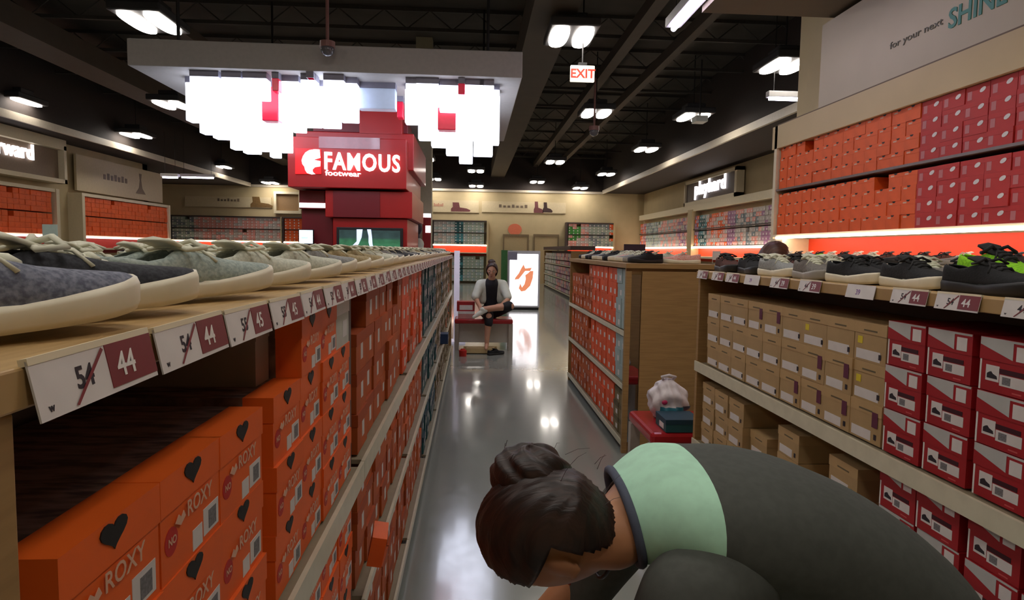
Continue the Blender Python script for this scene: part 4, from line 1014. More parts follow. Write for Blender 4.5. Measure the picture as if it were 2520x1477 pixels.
# ------------------------------------------------------------------ sneakers
def interp(tab, t):
    for (a, va), (b, vb) in zip(tab, tab[1:]):
        if t <= b:
            f = (t-a)/(b-a); f = f*f*(3-2*f)*0.5+f*0.5
            return va+(vb-va)*f
    return tab[-1][1]
WT = [(0, 0.006), (0.02, 0.02), (0.06, 0.029), (0.13, 0.0345), (0.3, 0.0335), (0.48, 0.036), (0.66, 0.046), (0.8, 0.047), (0.9, 0.043), (0.96, 0.034), (0.99, 0.022), (1, 0.012)]
ZB = [(0, 0.003), (0.08, 0.0), (0.8, 0.0), (0.93, 0.003), (1.0, 0.008)]
ZS = [(0, 0.034), (0.2, 0.031), (0.5, 0.026), (0.75, 0.033), (0.92, 0.041), (1, 0.044)]
HT = [(0, 0.08), (0.08, 0.077), (0.25, 0.066), (0.40, 0.082), (0.5, 0.078), (0.68, 0.062), (0.82, 0.054), (0.94, 0.049), (1, 0.045)]
GT = [(0, 0.4), (0.05, 0.62), (0.3, 0.72), (0.42, 0.36), (0.55, 0.22), (0.66, 0.12), (0.68, 0.0), (1, 0.0)]
SL = 0.285
def sneaker(sole_m, upper_m, lace_m, lining_m, hscale=1.0):
    ts = [0, 0.012, 0.03, 0.06, 0.1, 0.16, 0.22, 0.3, 0.36, 0.4, 0.44, 0.5, 0.56, 0.62, 0.67, 0.72, 0.78, 0.84, 0.89, 0.93, 0.96, 0.98, 0.992, 1.0]
    r = empty('sneaker')
    # sole
    m = MB(); out = [(t, 1) for t in ts]+[(t, -1) for t in ts[::-1]]
    rings = []
    for lv, wf in ((0.0, 0.93), (0.25, 1.02), (0.8, 1.05), (1.0, 1.0)):
        rings.append([Vector((s*interp(WT, t)*wf*1.04, (t-0.5)*SL*(1+0.01*(wf > 1)), interp(ZB, t)+(interp(ZS, t)-interp(ZB, t))*lv)) for t, s in out])
    m.ring_loft(rings); m.build('sole', sole_m, r, smooth=True)
    # upper
    m = MB(); NS = 7; grid = []
    for t in ts:
        w = interp(WT, t)*0.985; zs = interp(ZS, t)-0.006; h = interp(HT, t)*hscale if t < 0.6 else interp(HT, t); g = interp(GT, t)*w
        for_side = []
        for s in (1, -1):
            row = []
            for k in range(NS):
                a = PI/2*k/(NS-1)
                row.append(Vector((s*(g+(w-g)*math.cos(a)**0.6), (t-0.5)*SL, zs+(h-zs)*math.sin(a)**0.9)))
            for_side.append(row)
        grid.append(for_side)
    for sidx in (0, 1):
        vs = [[m.bm.verts.new(p) for p in g[sidx]] for g in grid]
        for i in range(len(vs)-1):
            for k in range(NS-1): m.bm.faces.new((vs[i][k], vs[i+1][k], vs[i+1][k+1], vs[i][k+1]))
    bmesh.ops.remove_doubles(m.bm, verts=m.bm.verts[:], dist=0.0006)
    o = m.build('upper', upper_m, r, smooth=True)
    sd = o.modifiers.new('s', 'SOLIDIFY'); sd.thickness = 0.004; sd.offset = -1
    bake(o)
    # insole
    m = MB(); m.bm.faces.new([m.bm.verts.new((s*interp(WT, t)*0.86, (t-0.5)*SL, interp(ZS, t)+0.002)) for t, s in out[2:-2] if t < 0.7])
    m.build('insole', lining_m, r)
    # tongue
    m = MB(); rings = []
    for t, z, w in ((0.68, 0.056, 0.010), (0.6, 0.067, 0.014), (0.5, 0.077, 0.018), (0.42, 0.087*hscale, 0.023), (0.35, 0.097*hscale, 0.028), (0.32, 0.099*hscale, 0.027)):
        y = (t-0.5)*SL
        rings.append([Vector((w*a, y+b*0.3, z+b+0.003*(1-a*a))) for a, b in ((-1, -0.003), (0, -0.003), (1, -0.003), (1, 0.002), (0, 0.004), (-1, 0.002))])
    m.ring_loft(rings); m.build('tongue', lace_m, r, smooth=True)
    m = MB()
    for t in (0.44, 0.5, 0.56, 0.62):
        z = interp(HT, t)+0.004; y = (t-0.5)*SL; g = 0.017
        m.tube([(-g, y, z-0.006), (-g*0.5, y+0.003, z+0.001), (g*0.5, y-0.003, z+0.001), (g, y, z-0.006)], 0.0045, 6)
    z = 0.089; y = (0.43-0.5)*SL
    m.tube([(0, y, z), (0.02, y+0.012, z+0.008), (0.042, y+0.014, z-0.004), (0.034, y-0.008, z-0.006), (0, y, z)], 0.0042, 6)
    m.tube([(0, y, z), (-0.02, y+0.012, z+0.008), (-0.042, y+0.014, z-0.004), (-0.034, y-0.008, z-0.006), (0, y, z)], 0.0042, 6)
    m.tube([(0, y, z), (0.02, y+0.03, z-0.01), (0.035, y+0.04, z-0.03)], 0.0025, 5); m.tube([(0, y, z), (-0.02, y+0.03, z-0.01), (-0.035, y+0.036, z-0.03)], 0.0025, 5)
    m.build('laces', lace_m, r, smooth=True)
    return r
solew = mat('cream rubber', (222, 214, 190), 0.5, noise=0.04, scale=20)
soleg = mat('grey rubber', (150, 146, 138), 0.5, noise=0.05); soleb = mat('black rubber', (26, 26, 28), 0.5, noise=0.1)
lacew = mat('ecru lace', (216, 216, 196), 0.8, noise=0.05); laceb = mat('black lace', (30, 30, 32), 0.8, noise=0.05)
lining = mat('dark lining', (40, 40, 46), 0.8, noise=0.05); liningw = mat('pale lining', (170, 170, 160), 0.8, noise=0.05)
def fab(n, c, c2): return mat(n, c, 0.9, c2=c2, scale=180, bump=0.25)
ST = {
 'heather blue-grey': (solew, fab('heather knit', (128, 132, 146), (88, 92, 108)), lacew, liningw),
 'charcoal': (solew, fab('charcoal knit', (58, 60, 66), (38, 40, 46)), lacew, lining),
 'pale mint grey': (solew, fab('mint grey knit', (170, 182, 174), (140, 154, 148)), lacew, liningw),
 'off-white': (solew, fab('off white canvas', (208, 210, 194), (186, 190, 174)), lacew, liningw),
 'navy': (solew, fab('navy canvas', (34, 40, 56), (24, 28, 42)), lacew, lining),
 'light grey': (solew, fab('light grey canvas', (156, 158, 156), (132, 134, 134)), lacew, liningw),
 'tan': (solew, fab('tan canvas', (176, 160, 122), (150, 134, 98)), lacew, liningw),
 'black white-soled': (solew, fab('black mesh', (34, 35, 38), (20, 21, 24)), laceb, lining),
 'all black': (soleb, fab('black leather', (24, 25, 28), (16, 17, 20)), laceb, lining),
 'taupe grey': (soleg, fab('taupe suede', (128, 122, 116), (98, 94, 90)), lacew, lining),
 'neon green': (soleb, fab('neon mesh', (150, 220, 30), (120, 190, 20)), laceb, lining),
 'brown': (soleb, fab('brown leather', (88, 46, 36), (62, 34, 28)), laceb, lining),
 'white pink': (solew, fab('pink mesh', (222, 130, 120), (232, 200, 190)), lacew, liningw),
 'violet': (solew, fab('violet mesh', (92, 84, 150), (60, 56, 110)), lacew, lining),
}
SP = {k: Proto(sneaker(*v)) for k, v in ST.items()}
def shoe(style, x, y, z, ang, label, group, tilt=0):
    """ang: toe heading in the XY plane, radians from +X"""
    return SP[style].put((x, y, z), ang-PI/2, label, 'shoe', group, sc=(1, 1, 0.8) if x < 0 else (1, 1, 0.9))
ZT = 1.3815
ang = math.atan2(0.82, 0.57); dv = Vector((math.cos(ang), math.sin(ang)))
front = ['heather blue-grey', 'charcoal', 'pale mint grey', 'off-white', 'off-white', 'light grey', 'tan', 'tan', 'off-white', 'off-white', 'light grey', 'charcoal']
yl = [0.655, 0.80, 1.065]
while yl[-1] < 8.9: yl.append(yl[-1]+0.252)
al = [1.24, 0.98, 1.16]
for k, y in enumerate(yl):
    st = front[k] if k < len(front) else R.choice(['off-white', 'off-white', 'light grey', 'tan', 'pale mint grey', 'charcoal'])
    a_ = al[k] if k < 3 else 1.12+R.uniform(-0.06, 0.06)
    d_ = Vector((math.cos(a_), math.sin(a_)))
    toe = Vector((-0.338+R.uniform(-0.008, 0.006), y)); c = toe-d_*(SL/2)
    o = shoe(st, c.x, c.y, ZT+0.0075, a_, '%s white-soled sneaker, %s in front row on the left run' % (st, ordi(k)), 'front row sneakers on the left run')
    o.rotation_euler = (0.053, 0, a_-PI/2)
y = 0.62; k = 0
second = ['navy', 'charcoal', 'light grey', 'pale mint grey', 'pale mint grey', 'off-white', 'off-white', 'off-white']
while y < 9.0:
    st = second[k] if k < len(second) else R.choice(['off-white', 'light grey', 'pale mint grey', 'charcoal', 'tan'])
    a_ = ang+R.uniform(-0.15, 0.15)
    shoe(st, -0.635+R.uniform(-0.012, 0.012), y, ZT, a_, '%s white-soled sneaker, %s in second row on the left run' % (st, ordi(k)), 'second row sneakers on the left run')
    y += 0.172; k += 1
y = 0.6; k = 0
while y < 9.0:
    st = R.choice(['off-white', 'light grey', 'charcoal', 'navy', 'pale mint grey', 'off-white'])
    shoe(st, -0.835+R.uniform(-0.01, 0.01), y+0.06, ZT, PI-ang+R.uniform(-0.1, 0.1)+PI, '%s white-soled sneaker, %s in rear row on the left run' % (st, ordi(k)), 'rear row sneakers on the left run')
    y += 0.2; k += 1
# right unit top
rt = ['all black', 'all black', 'black white-soled', 'black white-soled', 'taupe grey', 'light grey', 'all black', 'brown']
anr = math.radians(-93)
for k, st in enumerate(rt):
    shoe(st, 1.262+R.uniform(-0.008, 0.012), 1.24+k*0.272, 1.3705, anr+R.uniform(-0.12, 0.16), '%s shoe, %s from near end in front row on the right unit' % (st, ORD[k]), 'front row shoes on the right unit')
p = aX(2462, 668, 1.43); y = p.y-0.28
rt2 = ['taupe grey', 'neon green', 'taupe grey', 'all black', 'taupe grey', 'brown', 'light grey', 'all black']
for k, st in enumerate(rt2):
    if y+k*0.28 > 3.15: break
    o = shoe(st, 1.43, y+k*0.28, 1.3705, anr+R.uniform(-0.1, 0.2), '%s shoe, %s from near end in middle row on the right unit' % (st, ORD[k]), 'middle row shoes on the right unit')
    if st == 'neon green': o.scale = (1.05, 1.05, 1.25)
    shoe(R.choice(['all black', 'brown', 'taupe grey', 'off-white']), 1.62, y+0.1+k*0.28, 1.3705, anr+PI+R.uniform(-0.2, 0.2), 'shoe in rear row on the right unit, %s from near end' % ORD[k], 'rear row shoes on the right unit')
# unit two top
for k in range(13):
    y = 4.75+k*0.19; st = ['all black', 'taupe grey', 'light grey', 'white pink', 'off-white', 'all black', 'black white-soled', 'navy', 'light grey', 'all black', 'brown', 'off-white', 'all black'][k]
    shoe(st, 1.28, y, 1.381, PI+0.5+R.uniform(-0.3, 0.3), '%s shoe, %s from near end on the unit past the bench' % (st, ORD[k]), 'shoes on the unit beyond the bench')
    if k % 2 == 0: shoe(R.choice(['all black', 'brown', 'white pink', 'off-white']), 1.56, y+0.05, 1.381, PI+R.uniform(-0.6, 0.6), 'shoe in rear row, %s from near end on the unit past the bench' % ORD[k//2], 'rear shoes on the unit beyond the bench')
# wall ledge shoes
wl_ = ['white pink', 'off-white', 'brown', 'violet', 'neon green', 'white pink', 'brown', 'white pink', 'off-white', 'brown', 'all black', 'brown', 'brown', 'taupe grey', 'brown', 'all black']
for k, st in enumerate(wl_):
    y = 6.7-k*0.2
    shoe(st, 3.22, y, 1.4055, PI+R.uniform(-0.15, 0.15), '%s shoe, %s from far end on the right wall ledge' % (st, ORD[k]), 'shoes on the right wall ledge')
# card signs
def card(px0, px1, py0, py1, Y, mt, label, zbase):
    a = aY(px0, py0, Y); b = aY(px1, py1, Y); r = empty('card_sign', ((a.x+b.x)/2, Y, zbase)); hw = (b.x-a.x)/2
    MB().box(-hw, -0.003, b.z-zbase, hw, 0.003, a.z-zbase).build('card', mt, r)
    MB().tube([(-hw*0.9, 0.005, 0), (-hw*0.9, 0.005, a.z-zbase-0.01)], 0.003, 6).box(-hw, -0.03, 0, -hw*0.8+0.03, 0.03, 0.004).build('stand', chrome, r)
    tag(r, label, 'sign card')
card(1829, 1856, 630, 654, 3.0, mat('cream card', (206, 198, 150), 0.5, noise=0.02), 'cream sign card on a thin stand among the black shoes', 1.3705)
card(1754, 1772, 618, 640, 4.9, paper, 'small white sign card on the unit beyond the bench', 1.381)
card(104, 142, 552, 582, 6.0, mat('pale mint card', (186, 206, 200), 0.5, noise=0.02), 'pale mint sign card standing behind the left run', 1.0)
p = aY(1562, 600, 6.6)
r = empty('card_sign', (p.x, 6.6, 1.381)); MB().box(-0.11, -0.01, 0.02, 0.11, 0.01, 0.16).build('card', mat('dark plum board', (52, 34, 48), 0.5, noise=0.05), r); MB().box(-0.1, -0.04, 0, 0.1, 0.04, 0.02).build('stand', blackm, r)
tag(r, 'dark plum sign board standing on the unit beyond the bench', 'sign card')

# ------------------------------------------------------------------ people
skin = mat('warm skin', (176, 122, 86), 0.5, noise=0.05, scale=8)
skin2 = mat('fair skin', (196, 146, 120), 0.5, noise=0.04, scale=8)
def hairm(name, c, c2):
    return mat(name, c, 0.45, c2=c2, scale=14, stretch=(1, 14, 1), bump=0.5)
hair1 = hairm('dark brown hair', (52, 32, 25), (30, 19, 16)); hair2 = hairm('auburn hair', (92, 52, 34), (62, 34, 24))
def headfn(p, d):
    x, y, z = p.x, p.y, p.z
    # jaw: narrow below, pull back of skull in at the bottom
    if d.z < 0:
        f = 1+0.42*d.z; x *= f
        if d.y < 0: y *= 1+0.45*d.z
        else: y *= 1+0.08*d.z
    g = lambda cx, cz, sx, sz: math.exp(-((d.x-cx)/sx)**2-((d.z-cz)/sz)**2) if d.y > 0 else 0
    y += 0.024*g(0, -0.2, 0.13, 0.14)+0.008*g(0, 0.0, 0.1, 0.25)          # nose
    y -= 0.010*g(0.36, 0.06, 0.17, 0.11)+0.010*g(-0.36, 0.06, 0.17, 0.11)  # sockets
    y += 0.006*g(0, -0.5, 0.26, 0.06)+0.005*g(0, -0.62, 0.22, 0.05)-0.004*g(0, -0.56, 0.26, 0.03)
    y += 0.008*g(0, -0.85, 0.25, 0.12)
    y += 0.006*g(0, 0.2, 0.6, 0.08)
    return Vector((x, y, z))
def bodymesh(name, m, mt, parent, vox=0.008, it=3):
    o = m.build(name, mt, parent, smooth=True)
    rm = o.modifiers.new('r', 'REMESH'); rm.mode = 'VOXEL'; rm.voxel_size = vox; rm.use_smooth_shade = True
    sm = o.modifiers.new('s', 'SMOOTH'); sm.iterations = it; sm.factor = 0.5
    return bake(o)
def add_head(m, c, right, fwd, up, s=1.0):
    M = Matrix((Vector(right).normalized(), Vector(fwd).normalized(), Vector(up).normalized())).transposed().to_4x4()
    m.ell(c, (0.076*s, 0.096*s, 0.116*s), M=M, seg=40, rings=32, fn=lambda p, d: headfn(p, d))
    for sx in (-1, 1):
        e = Vector(c)+M.to_3x3() @ Vector((sx*0.077*s, -0.008, -0.004))
        m.ell(e, (0.010, 0.022, 0.035), M=M @ Matrix.Rotation(sx*0.35, 4, 'Z'), seg=14, rings=12)
        e2 = Vector(c)+M.to_3x3() @ Vector((sx*0.081*s, -0.001, -0.026))
        m.ell(e2, (0.005, 0.009, 0.010), M=M, seg=10, rings=8)
    return M
def face_parts(parent, c, M, s=1.0):
    c = Vector(c); M3 = M.to_3x3()
    for sx in (-1, 1):
        e = c+M3 @ Vector((sx*0.029*s, 0.078*s, 0.006))
        o = MB().ell((0, 0, 0), (0.012, 0.012, 0.012), seg=16, rings=12).build('eye', mat('eye white', (215, 208, 200), 0.2), parent, smooth=True, loc=e)
        MB().ell(M3 @ Vector((0, 0.0095, 0)), (0.0052, 0.0052, 0.0052), seg=12, rings=8).build('iris', mat('brown iris', (50, 30, 20), 0.2), o, smooth=True)
        MB().tube([c+M3 @ Vector((sx*0.014, 0.0905*s, 0.023)), c+M3 @ Vector((sx*0.03, 0.0905*s, 0.029)), c+M3 @ Vector((sx*0.046, 0.078*s, 0.024))], [0.0015, 0.0025, 0.0012], 6).build('eyebrow', hair1, parent)
    MB().tube([c+M3 @ Vector((-0.021*s, 0.079*s, -0.061)), c+M3 @ Vector((0, 0.0905*s, -0.0605)), c+M3 @ Vector((0.021*s, 0.079*s, -0.061))], [0.002, 0.0055, 0.002], 8).build('lips', mat('lip colour', (158, 82, 74), 0.4), parent, smooth=True)
def add_hand(m, wrist, d, n, s=1.0, side=1, curl=0.35):
    """d: direction of fingers, n: palm normal (fingers curl toward n)"""
    w = Vector(wrist); d = Vector(d).normalized(); n = (Vector(n)-d*Vector(n).dot(d)).normalized(); b = d.cross(n)*side
    k = w+d*0.085*s
    for j in (-0.027, -0.009, 0.009, 0.027): m.limb([w+b*j*0.6*s+d*0.01, k+b*j*s], [0.016*s, 0.0135*s], 8)
    for j, L in zip((-0.028, -0.0095, 0.0095, 0.027), (0.062, 0.078, 0.082, 0.072)):
        p = k+b*j*s*1.12; dr = d.copy(); pts = [p]
        for q, f in enumerate((0.45, 0.32, 0.23)):
            a = curl*(1+0.5*q); dr = (dr*math.cos(a)+n*math.sin(a)).normalized(); p = p+dr*L*f*s; pts.append(p)
        m.limb(pts, [0.0095*s, 0.0088*s, 0.0078*s, 0.0065*s], 8)
    t = w+b*0.025*s+d*0.022*s; td = (b*0.75+d*0.6+n*0.35).normalized()
    m.limb([t, t+td*0.035*s, t+td*0.05*s+d*0.018*s+n*0.006*s, t+td*0.055*s+d*0.042*s+n*0.012*s], [0.014*s, 0.0115*s, 0.0105*s, 0.008*s], 8)
def add_foot(m, ankle, fwd, s=1.0, drop=0.07):
    a = Vector(ankle); f = Vector(fwd).normalized()
    dn = Vector((0, 0, -1)); dn = (dn-f*dn.dot(f)).normalized()
    m.limb([a, a+dn*drop*0.55-f*0.035*s], [0.036*s, 0.033*s], 10)
    m.limb([a+dn*drop*0.5-f*0.02*s, a+dn*drop*0.6+f*0.07*s, a+dn*drop*0.75+f*0.15*s], [0.034*s, 0.032*s, 0.022*s], 10)
# --- foreground woman
fg = empty('person', (0.6, 1.12, 0))
def L(v): v = Vector(v); return (v.x-0.6, v.y-1.12, v.z)
hc = aY(1362, 1315, 1.07)
up = Vector((-0.93, -0.08, 0.30)).normalized(); fw = Vector((-0.25, 0.34, -0.9)); fw = (fw-up*fw.dot(up)).normalized(); rt_ = fw.cross(up)
m = MB(); HM = add_head(m, L(hc), rt_, fw, up)
nb = Vector(L((0.32, 1.13, 1.02)))
m.limb([Vector(L(hc))-up*0.05-fw*0.02, Vector(L(hc))-up*0.10-fw*0.03, nb], [0.058, 0.055, 0.058], 16)
# torso core, arms, legs
sp = [(0.33, 1.13, 1.0), (0.45, 1.13, 1.0), (0.58, 1.13, 0.97), (0.70, 1.13, 0.88), (0.74, 1.13, 0.80)]
m.limb([L(p) for p in sp], [0.06, 0.085, 0.10, 0.11, 0.12], 16)
for s in (-1, 1):
    Y = 1.13+s*0.17
    m.limb([L((0.37, 1.13+s*0.13, 0.95)), L((0.33, 1.13+s*0.175, 0.92)), L((0.25, Y+s*0.03, 0.78)), L((0.06, Y-s*0.03, 0.60))], [0.045, 0.045, 0.038, 0.028], 12)
    add_hand(m, L((0.055, Y-s*0.03, 0.595)), (-0.5, 0, -0.8), (-0.6, 0, 0.5), 0.95, s)
    hp = L((0.76, 1.13+s*0.09, 0.78)); kn = L((0.62, 1.13+s*0.11, 0.43)); an = L((0.80, 1.13+s*0.11, 0.08))
    m.limb([hp, kn, an], [0.095, 0.058, 0.036], 14)
    add_foot(m, an, (-1, 0, -0.05))
body = bodymesh('body', m, skin, fg, 0.0065, 3)
face_parts(fg, L(hc), HM)
# shirt torso loft
top = [(1548, 1150), (1600, 1122), (1650, 1105), (1710, 1094), (1800, 1096), (1900, 1114), (2000, 1149), (2100, 1196), (2200, 1264), (2285, 1345), (2330, 1430), (2345, 1520), (2345, 1610)]
T = [aY(a, b, 1.16) for a, b in top]; T = [Vector((p.x, 1.13, p.z-0.008)) for p in T]; T[0] = Vector((0.262, 1.13, 1.056)); T[1] = Vector((0.303, 1.13, 1.083)); T[2] = Vector((0.345, 1.13, 1.1))
ha = [0.072, 0.082, 0.09, 0.10, 0.108, 0.112, 0.114, 0.115, 0.117, 0.118, 0.118, 0.118, 0.12]
hb = [0.112, 0.145, 0.168, 0.182, 0.19, 0.19, 0.186, 0.182, 0.18, 0.18, 0.182, 0.184, 0.186]
rings = []; N = 40; cen = []
for i, p in enumerate(T):
    t = (T[min(i+1, len(T)-1)]-T[max(i-1, 0)]).normalized()
    if i == 0: t = Vector((0.97, 0, 0.24)).normalized()
    if i == 1: t = Vector((0.98, 0, 0.18)).normalized()
    if i == 2: t = Vector((0.99, 0, 0.1)).normalized()
    n = Vector((-t.z, 0, t.x)) if t.x > 0 or True else None
    n = Vector((0, 1, 0)).cross(t)*-1
    c = p-n*ha[i]; cen.append((c, n, t))
    row = []
    for k in range(N):
        a = 2*PI*k/N; ca, sa = math.cos(a), math.sin(a)
        e = 0.85
        row.append(c+Vector((0, 1, 0))*hb[i]*math.copysign(abs(ca)**e, ca)+n*ha[i]*math.copysign(abs(sa)**e, sa))
    rings.append(row)
# refine rings by subdividing between
def subdiv(rr, k=3):
    out = []
    for i in range(len(rr)-1):
        p0 = rr[max(i-1, 0)]; p1 = rr[i]; p2 = rr[i+1]; p3 = rr[min(i+2, len(rr)-1)]
        for j in range(k):
            t = j/k
            out.append([0.5*((2*b)+(c-a)*t+(2*a-5*b+4*c-d)*t*t+(3*b-a-3*c+d)*t**3) for a, b, c, d in zip(p0, p1, p2, p3)])
    out.append(rr[-1]); return out
rings = subdiv(rings, 4)
mint = mat('mint jersey', (180, 228, 200), 0.85, noise=0.05, scale=30, bump=0.1)
chg = mat('charcoal jersey', (74, 77, 72), 0.9, noise=0.07, scale=60, bump=0.15)
trimc = mat('slate rib collar', (74, 80, 96), 0.85, noise=0.06, scale=60)
YK = 11
m = MB(); m.ring_loft([[Vector(L(p)) for p in r] for r in rings], cap0=False, cap1=False, mif=lambda i: 0 if i < YK else 1)
sh = m.build('shirt', [mint, chg], fg, smooth=True)
sd = sh.modifiers.new('s', 'SOLIDIFY'); sd.thickness = 0.003; bake(sh)
r0 = rings[0]
m = MB(); m.tube([Vector(L(p)) for p in r0]+[Vector(L(r0[0]))], 0.0085, 8, cap=False); m.build('collar', trimc, sh, smooth=True)
for s, nm_ in ((-1, 'sleeve'), (1, 'sleeve')):
    Y = 1.13+s*0.165
    a0 = Vector((0.44, 1.13+s*0.11, 0.925)); a1 = Vector((0.345, 1.13+s*0.172, 0.918)); a2 = Vector((0.28, Y+s*0.03, 0.80)); a3 = Vector((0.24, Y+s*0.03, 0.73))
    MB().limb([L(a0), L(a1)], [0.08, 0.08], 20).limb([L(a1), L(a2), L(a3)], [0.08, 0.066, 0.056], 20).build(nm_, chg, sh, smooth=True)
    o = bpy.data.objects[-1] if False else sh.children[-1]
    rm = o.modifiers.new('r', 'REMESH'); rm.mode = 'VOXEL'; rm.voxel_size = 0.008; rm.use_smooth_shade = True
    sm = o.modifiers.new('s', 'SMOOTH'); sm.iterations = 12; bake(o)
# trousers
m = MB(); m.limb([L((0.72, 1.13, 0.80)), L((0.73, 1.13, 0.74))], [0.128, 0.13], 18)
for s in (-1, 1): m.limb([L((0.74, 1.13+s*0.085, 0.77)), L((0.62, 1.13+s*0.11, 0.44)), L((0.79, 1.13+s*0.11, 0.13))], [0.112, 0.078, 0.058], 16)
bodymesh('trousers', m, mat('dark denim', (34, 38, 48), 0.85, noise=0.08, scale=60), fg, 0.012, 4)
for s in (-1, 1):
    m = MB(); m.box(-0.17, -0.05, 0, 0.06, 0.05, 0.03).ell((-0.06, 0, 0.035), (0.125, 0.048, 0.042)).ell((0.03, 0, 0.06), (0.05, 0.045, 0.05))
    o = bodymesh('shoe', m, mat('black flat shoe', (28, 28, 30), 0.5, noise=0.05), fg, 0.008, 3); o.location = L((0.80, 1.13+s*0.11, 0.0))
# hair: cap + bun
M3 = HM.to_3x3(); hcl = Vector(L(hc))
def capfn(p, d):
    n = 1+0.012*math.sin(22*math.atan2(d.x, d.z+0.2)+6*d.y)+0.006*math.sin(47*math.atan2(d.x, d.z))
    q = Vector((p.x*n, p.y*n, p.z*n))
    if d.z < 0 and d.y < 0: q.y *= 1+0.30*d.z; q.x *= 1+0.22*d.z
    return q
m = MB().ell((0, 0, 0), (0.096, 0.117, 0.131), seg=96, rings=60, fn=capfn)
def keep(c):
    # hairline: hair where backward/up. front limit depends on height
    y, z = c.y, c.z
    return (z > 0.03 and y < 0.06+0.5*(z-0.05)) or (y < -0.042-0.1*max(0, -z) and z > -0.115)
bad = [f for f in m.bm.faces if not keep(f.calc_center_median())]
bmesh.ops.delete(m.bm, geom=bad, context='FACES')
for v in m.bm.verts: v.co = hcl+M3 @ (v.co+Vector((0, -0.006, 0.004)))
hr = m.build('hair', hair1, fg, smooth=True)
sd = hr.modifiers.new('s', 'SOLIDIFY'); sd.thickness = 0.012; sd.offset = -1; bake(hr)
bc = Vector(L(aY(1305, 1165, 1.08)))
m = MB().ell(bc, (0.068, 0.056, 0.05), seg=64, rings=40, fn=lambda p, d: p*(1+0.05*math.sin(5*math.atan2(d.y, d.x)+7*d.z)+0.025*math.sin(13*d.x+11*d.z)))
m.ell(bc+Vector((0.028, 0.0, -0.012)), (0.045, 0.045, 0.04), seg=40, rings=24, fn=lambda p, d: p*(1+0.06*math.sin(6*math.atan2(d.y, d.z)+5*d.x)))
m.build('hair_bun', hair1, hr, smooth=True)
m = MB()
for k in range(14):
    a = R.uniform(0, 2*PI); b0 = bc+Vector((0.055*math.cos(a), 0.05*math.sin(a), R.uniform(-0.01, 0.04)))
    dr = Vector((R.uniform(-0.3, 1), R.uniform(-1, 1), R.uniform(0.0, 0.9))).normalized()*R.uniform(0.012, 0.028)
    m.tube([b0, b0+dr*0.5+Vector((0, 0, 0.006)), b0+dr], [0.0005, 0.0004, 0.0002], 4)
for k in range(10):
    b0 = hcl+M3 @ Vector((R.uniform(-0.05, 0.07), R.uniform(-0.115, -0.1), R.uniform(-0.05, 0.05))); dr = Vector((R.uniform(0, 1), R.uniform(-0.5, 0.5), R.uniform(0.1, 0.9))).normalized()*R.uniform(0.02, 0.045)
    m.tube([b0, b0+dr*0.5+Vector((0, 0, 0.004)), b0+dr], [0.0005, 0.0004, 0.0002], 4)
m.build('loose_strands', hair1, hr)
# necklace
nk = [Vector(L((0.25-0.02*math.sin(a), 1.12+0.070*math.cos(a), 0.965-0.085*math.sin(a)))) for a in [2*PI*k/24 for k in range(25)]]
MB().tube(nk, 0.0035, 6, cap=False).build('necklace', blackm, fg, smooth=True)
tag(fg, 'woman bending over in grey shirt with mint yoke, dark hair in a bun', 'person')
# --- seated woman
sw = empty('person', (0.28, 9.6, 0))
def S(x, y, z): return Vector((x-0.28, y-9.6, z))
m = MB(); hc2 = S(0.285, 9.44, 1.165)
upv = Vector((-0.02, -0.3, 0.95)).normalized(); fwv = Vector((-0.1, -0.9, -0.4)); fwv = (fwv-upv*fwv.dot(upv)).normalized(); HM2 = add_head(m, hc2, fwv.cross(upv), fwv, upv, 0.97)
m.limb([hc2-upv*0.08, S(0.285, 9.52, 0.99)], [0.052, 0.056])
m.limb([S(0.285, 9.53, 0.96), S(0.285, 9.58, 0.75), S(0.29, 9.62, 0.56)], [0.10, 0.095, 0.11], 16)
m.limb([S(0.14, 9.53, 0.97), S(0.43, 9.53, 0.97)], [0.05, 0.05])
m.limb([S(0.11, 9.52, 0.95), S(0.065, 9.42, 0.74), S(0.115, 9.22, 0.645)], [0.046, 0.037, 0.026]); add_hand(m, S(0.115, 9.22, 0.645), (0.2, -0.7, -0.5), (0, 0, -1), 0.9, 1, 0.5)
m.limb([S(0.46, 9.52, 0.95), S(0.53, 9.42, 0.75), S(0.43, 9.25, 0.69)], [0.046, 0.037, 0.026]); add_hand(m, S(0.43, 9.25, 0.69), (-0.9, -0.3, -0.1), (0, 0, -1), 0.9, -1, 0.4)
m.limb([S(0.37, 9.6, 0.55), S(0.55, 9.27, 0.66), S(0.17, 9.13, 0.625)], [0.085, 0.058, 0.04]); add_foot(m, S(0.15, 9.12, 0.62), (-0.8, -0.2, -0.4), 0.9, 0.05)
m.limb([S(0.2, 9.6, 0.55), S(0.24, 9.18, 0.52), S(0.215, 9.13, 0.16)], [0.085, 0.058, 0.034]); add_foot(m, S(0.215, 9.13, 0.155), (-0.1, -1, -0.25), 0.9, 0.06)
bodymesh('body', m, skin2, sw, 0.0085, 3)
face_parts(sw, hc2, HM2, 0.97)
m = MB(); m.limb([S(0.285, 9.53, 0.955), S(0.285, 9.585, 0.75), S(0.29, 9.61, 0.58)], [0.112, 0.107, 0.118], 16); bodymesh('top', m, mat('black cotton', (24, 22, 30), 0.8, noise=0.08), sw, 0.012, 3)
cw = mat('white cardigan', (216, 220, 208), 0.85, noise=0.04)
m = MB()
for s, sx in ((-1, 0.12), (1, 0.45)):
    m.limb([S(0.285+s*0.10, 9.545, 0.965), S(sx, 9.53, 0.955), S(0.285+s*0.235, 9.43, 0.78)], [0.07, 0.072, 0.062], 14)
    m.limb([S(0.285+s*0.11, 9.55, 0.93), S(0.285+s*0.12, 9.58, 0.74)], [0.085, 0.08], 14)
bodymesh('cardigan', m, cw, sw, 0.012, 4)
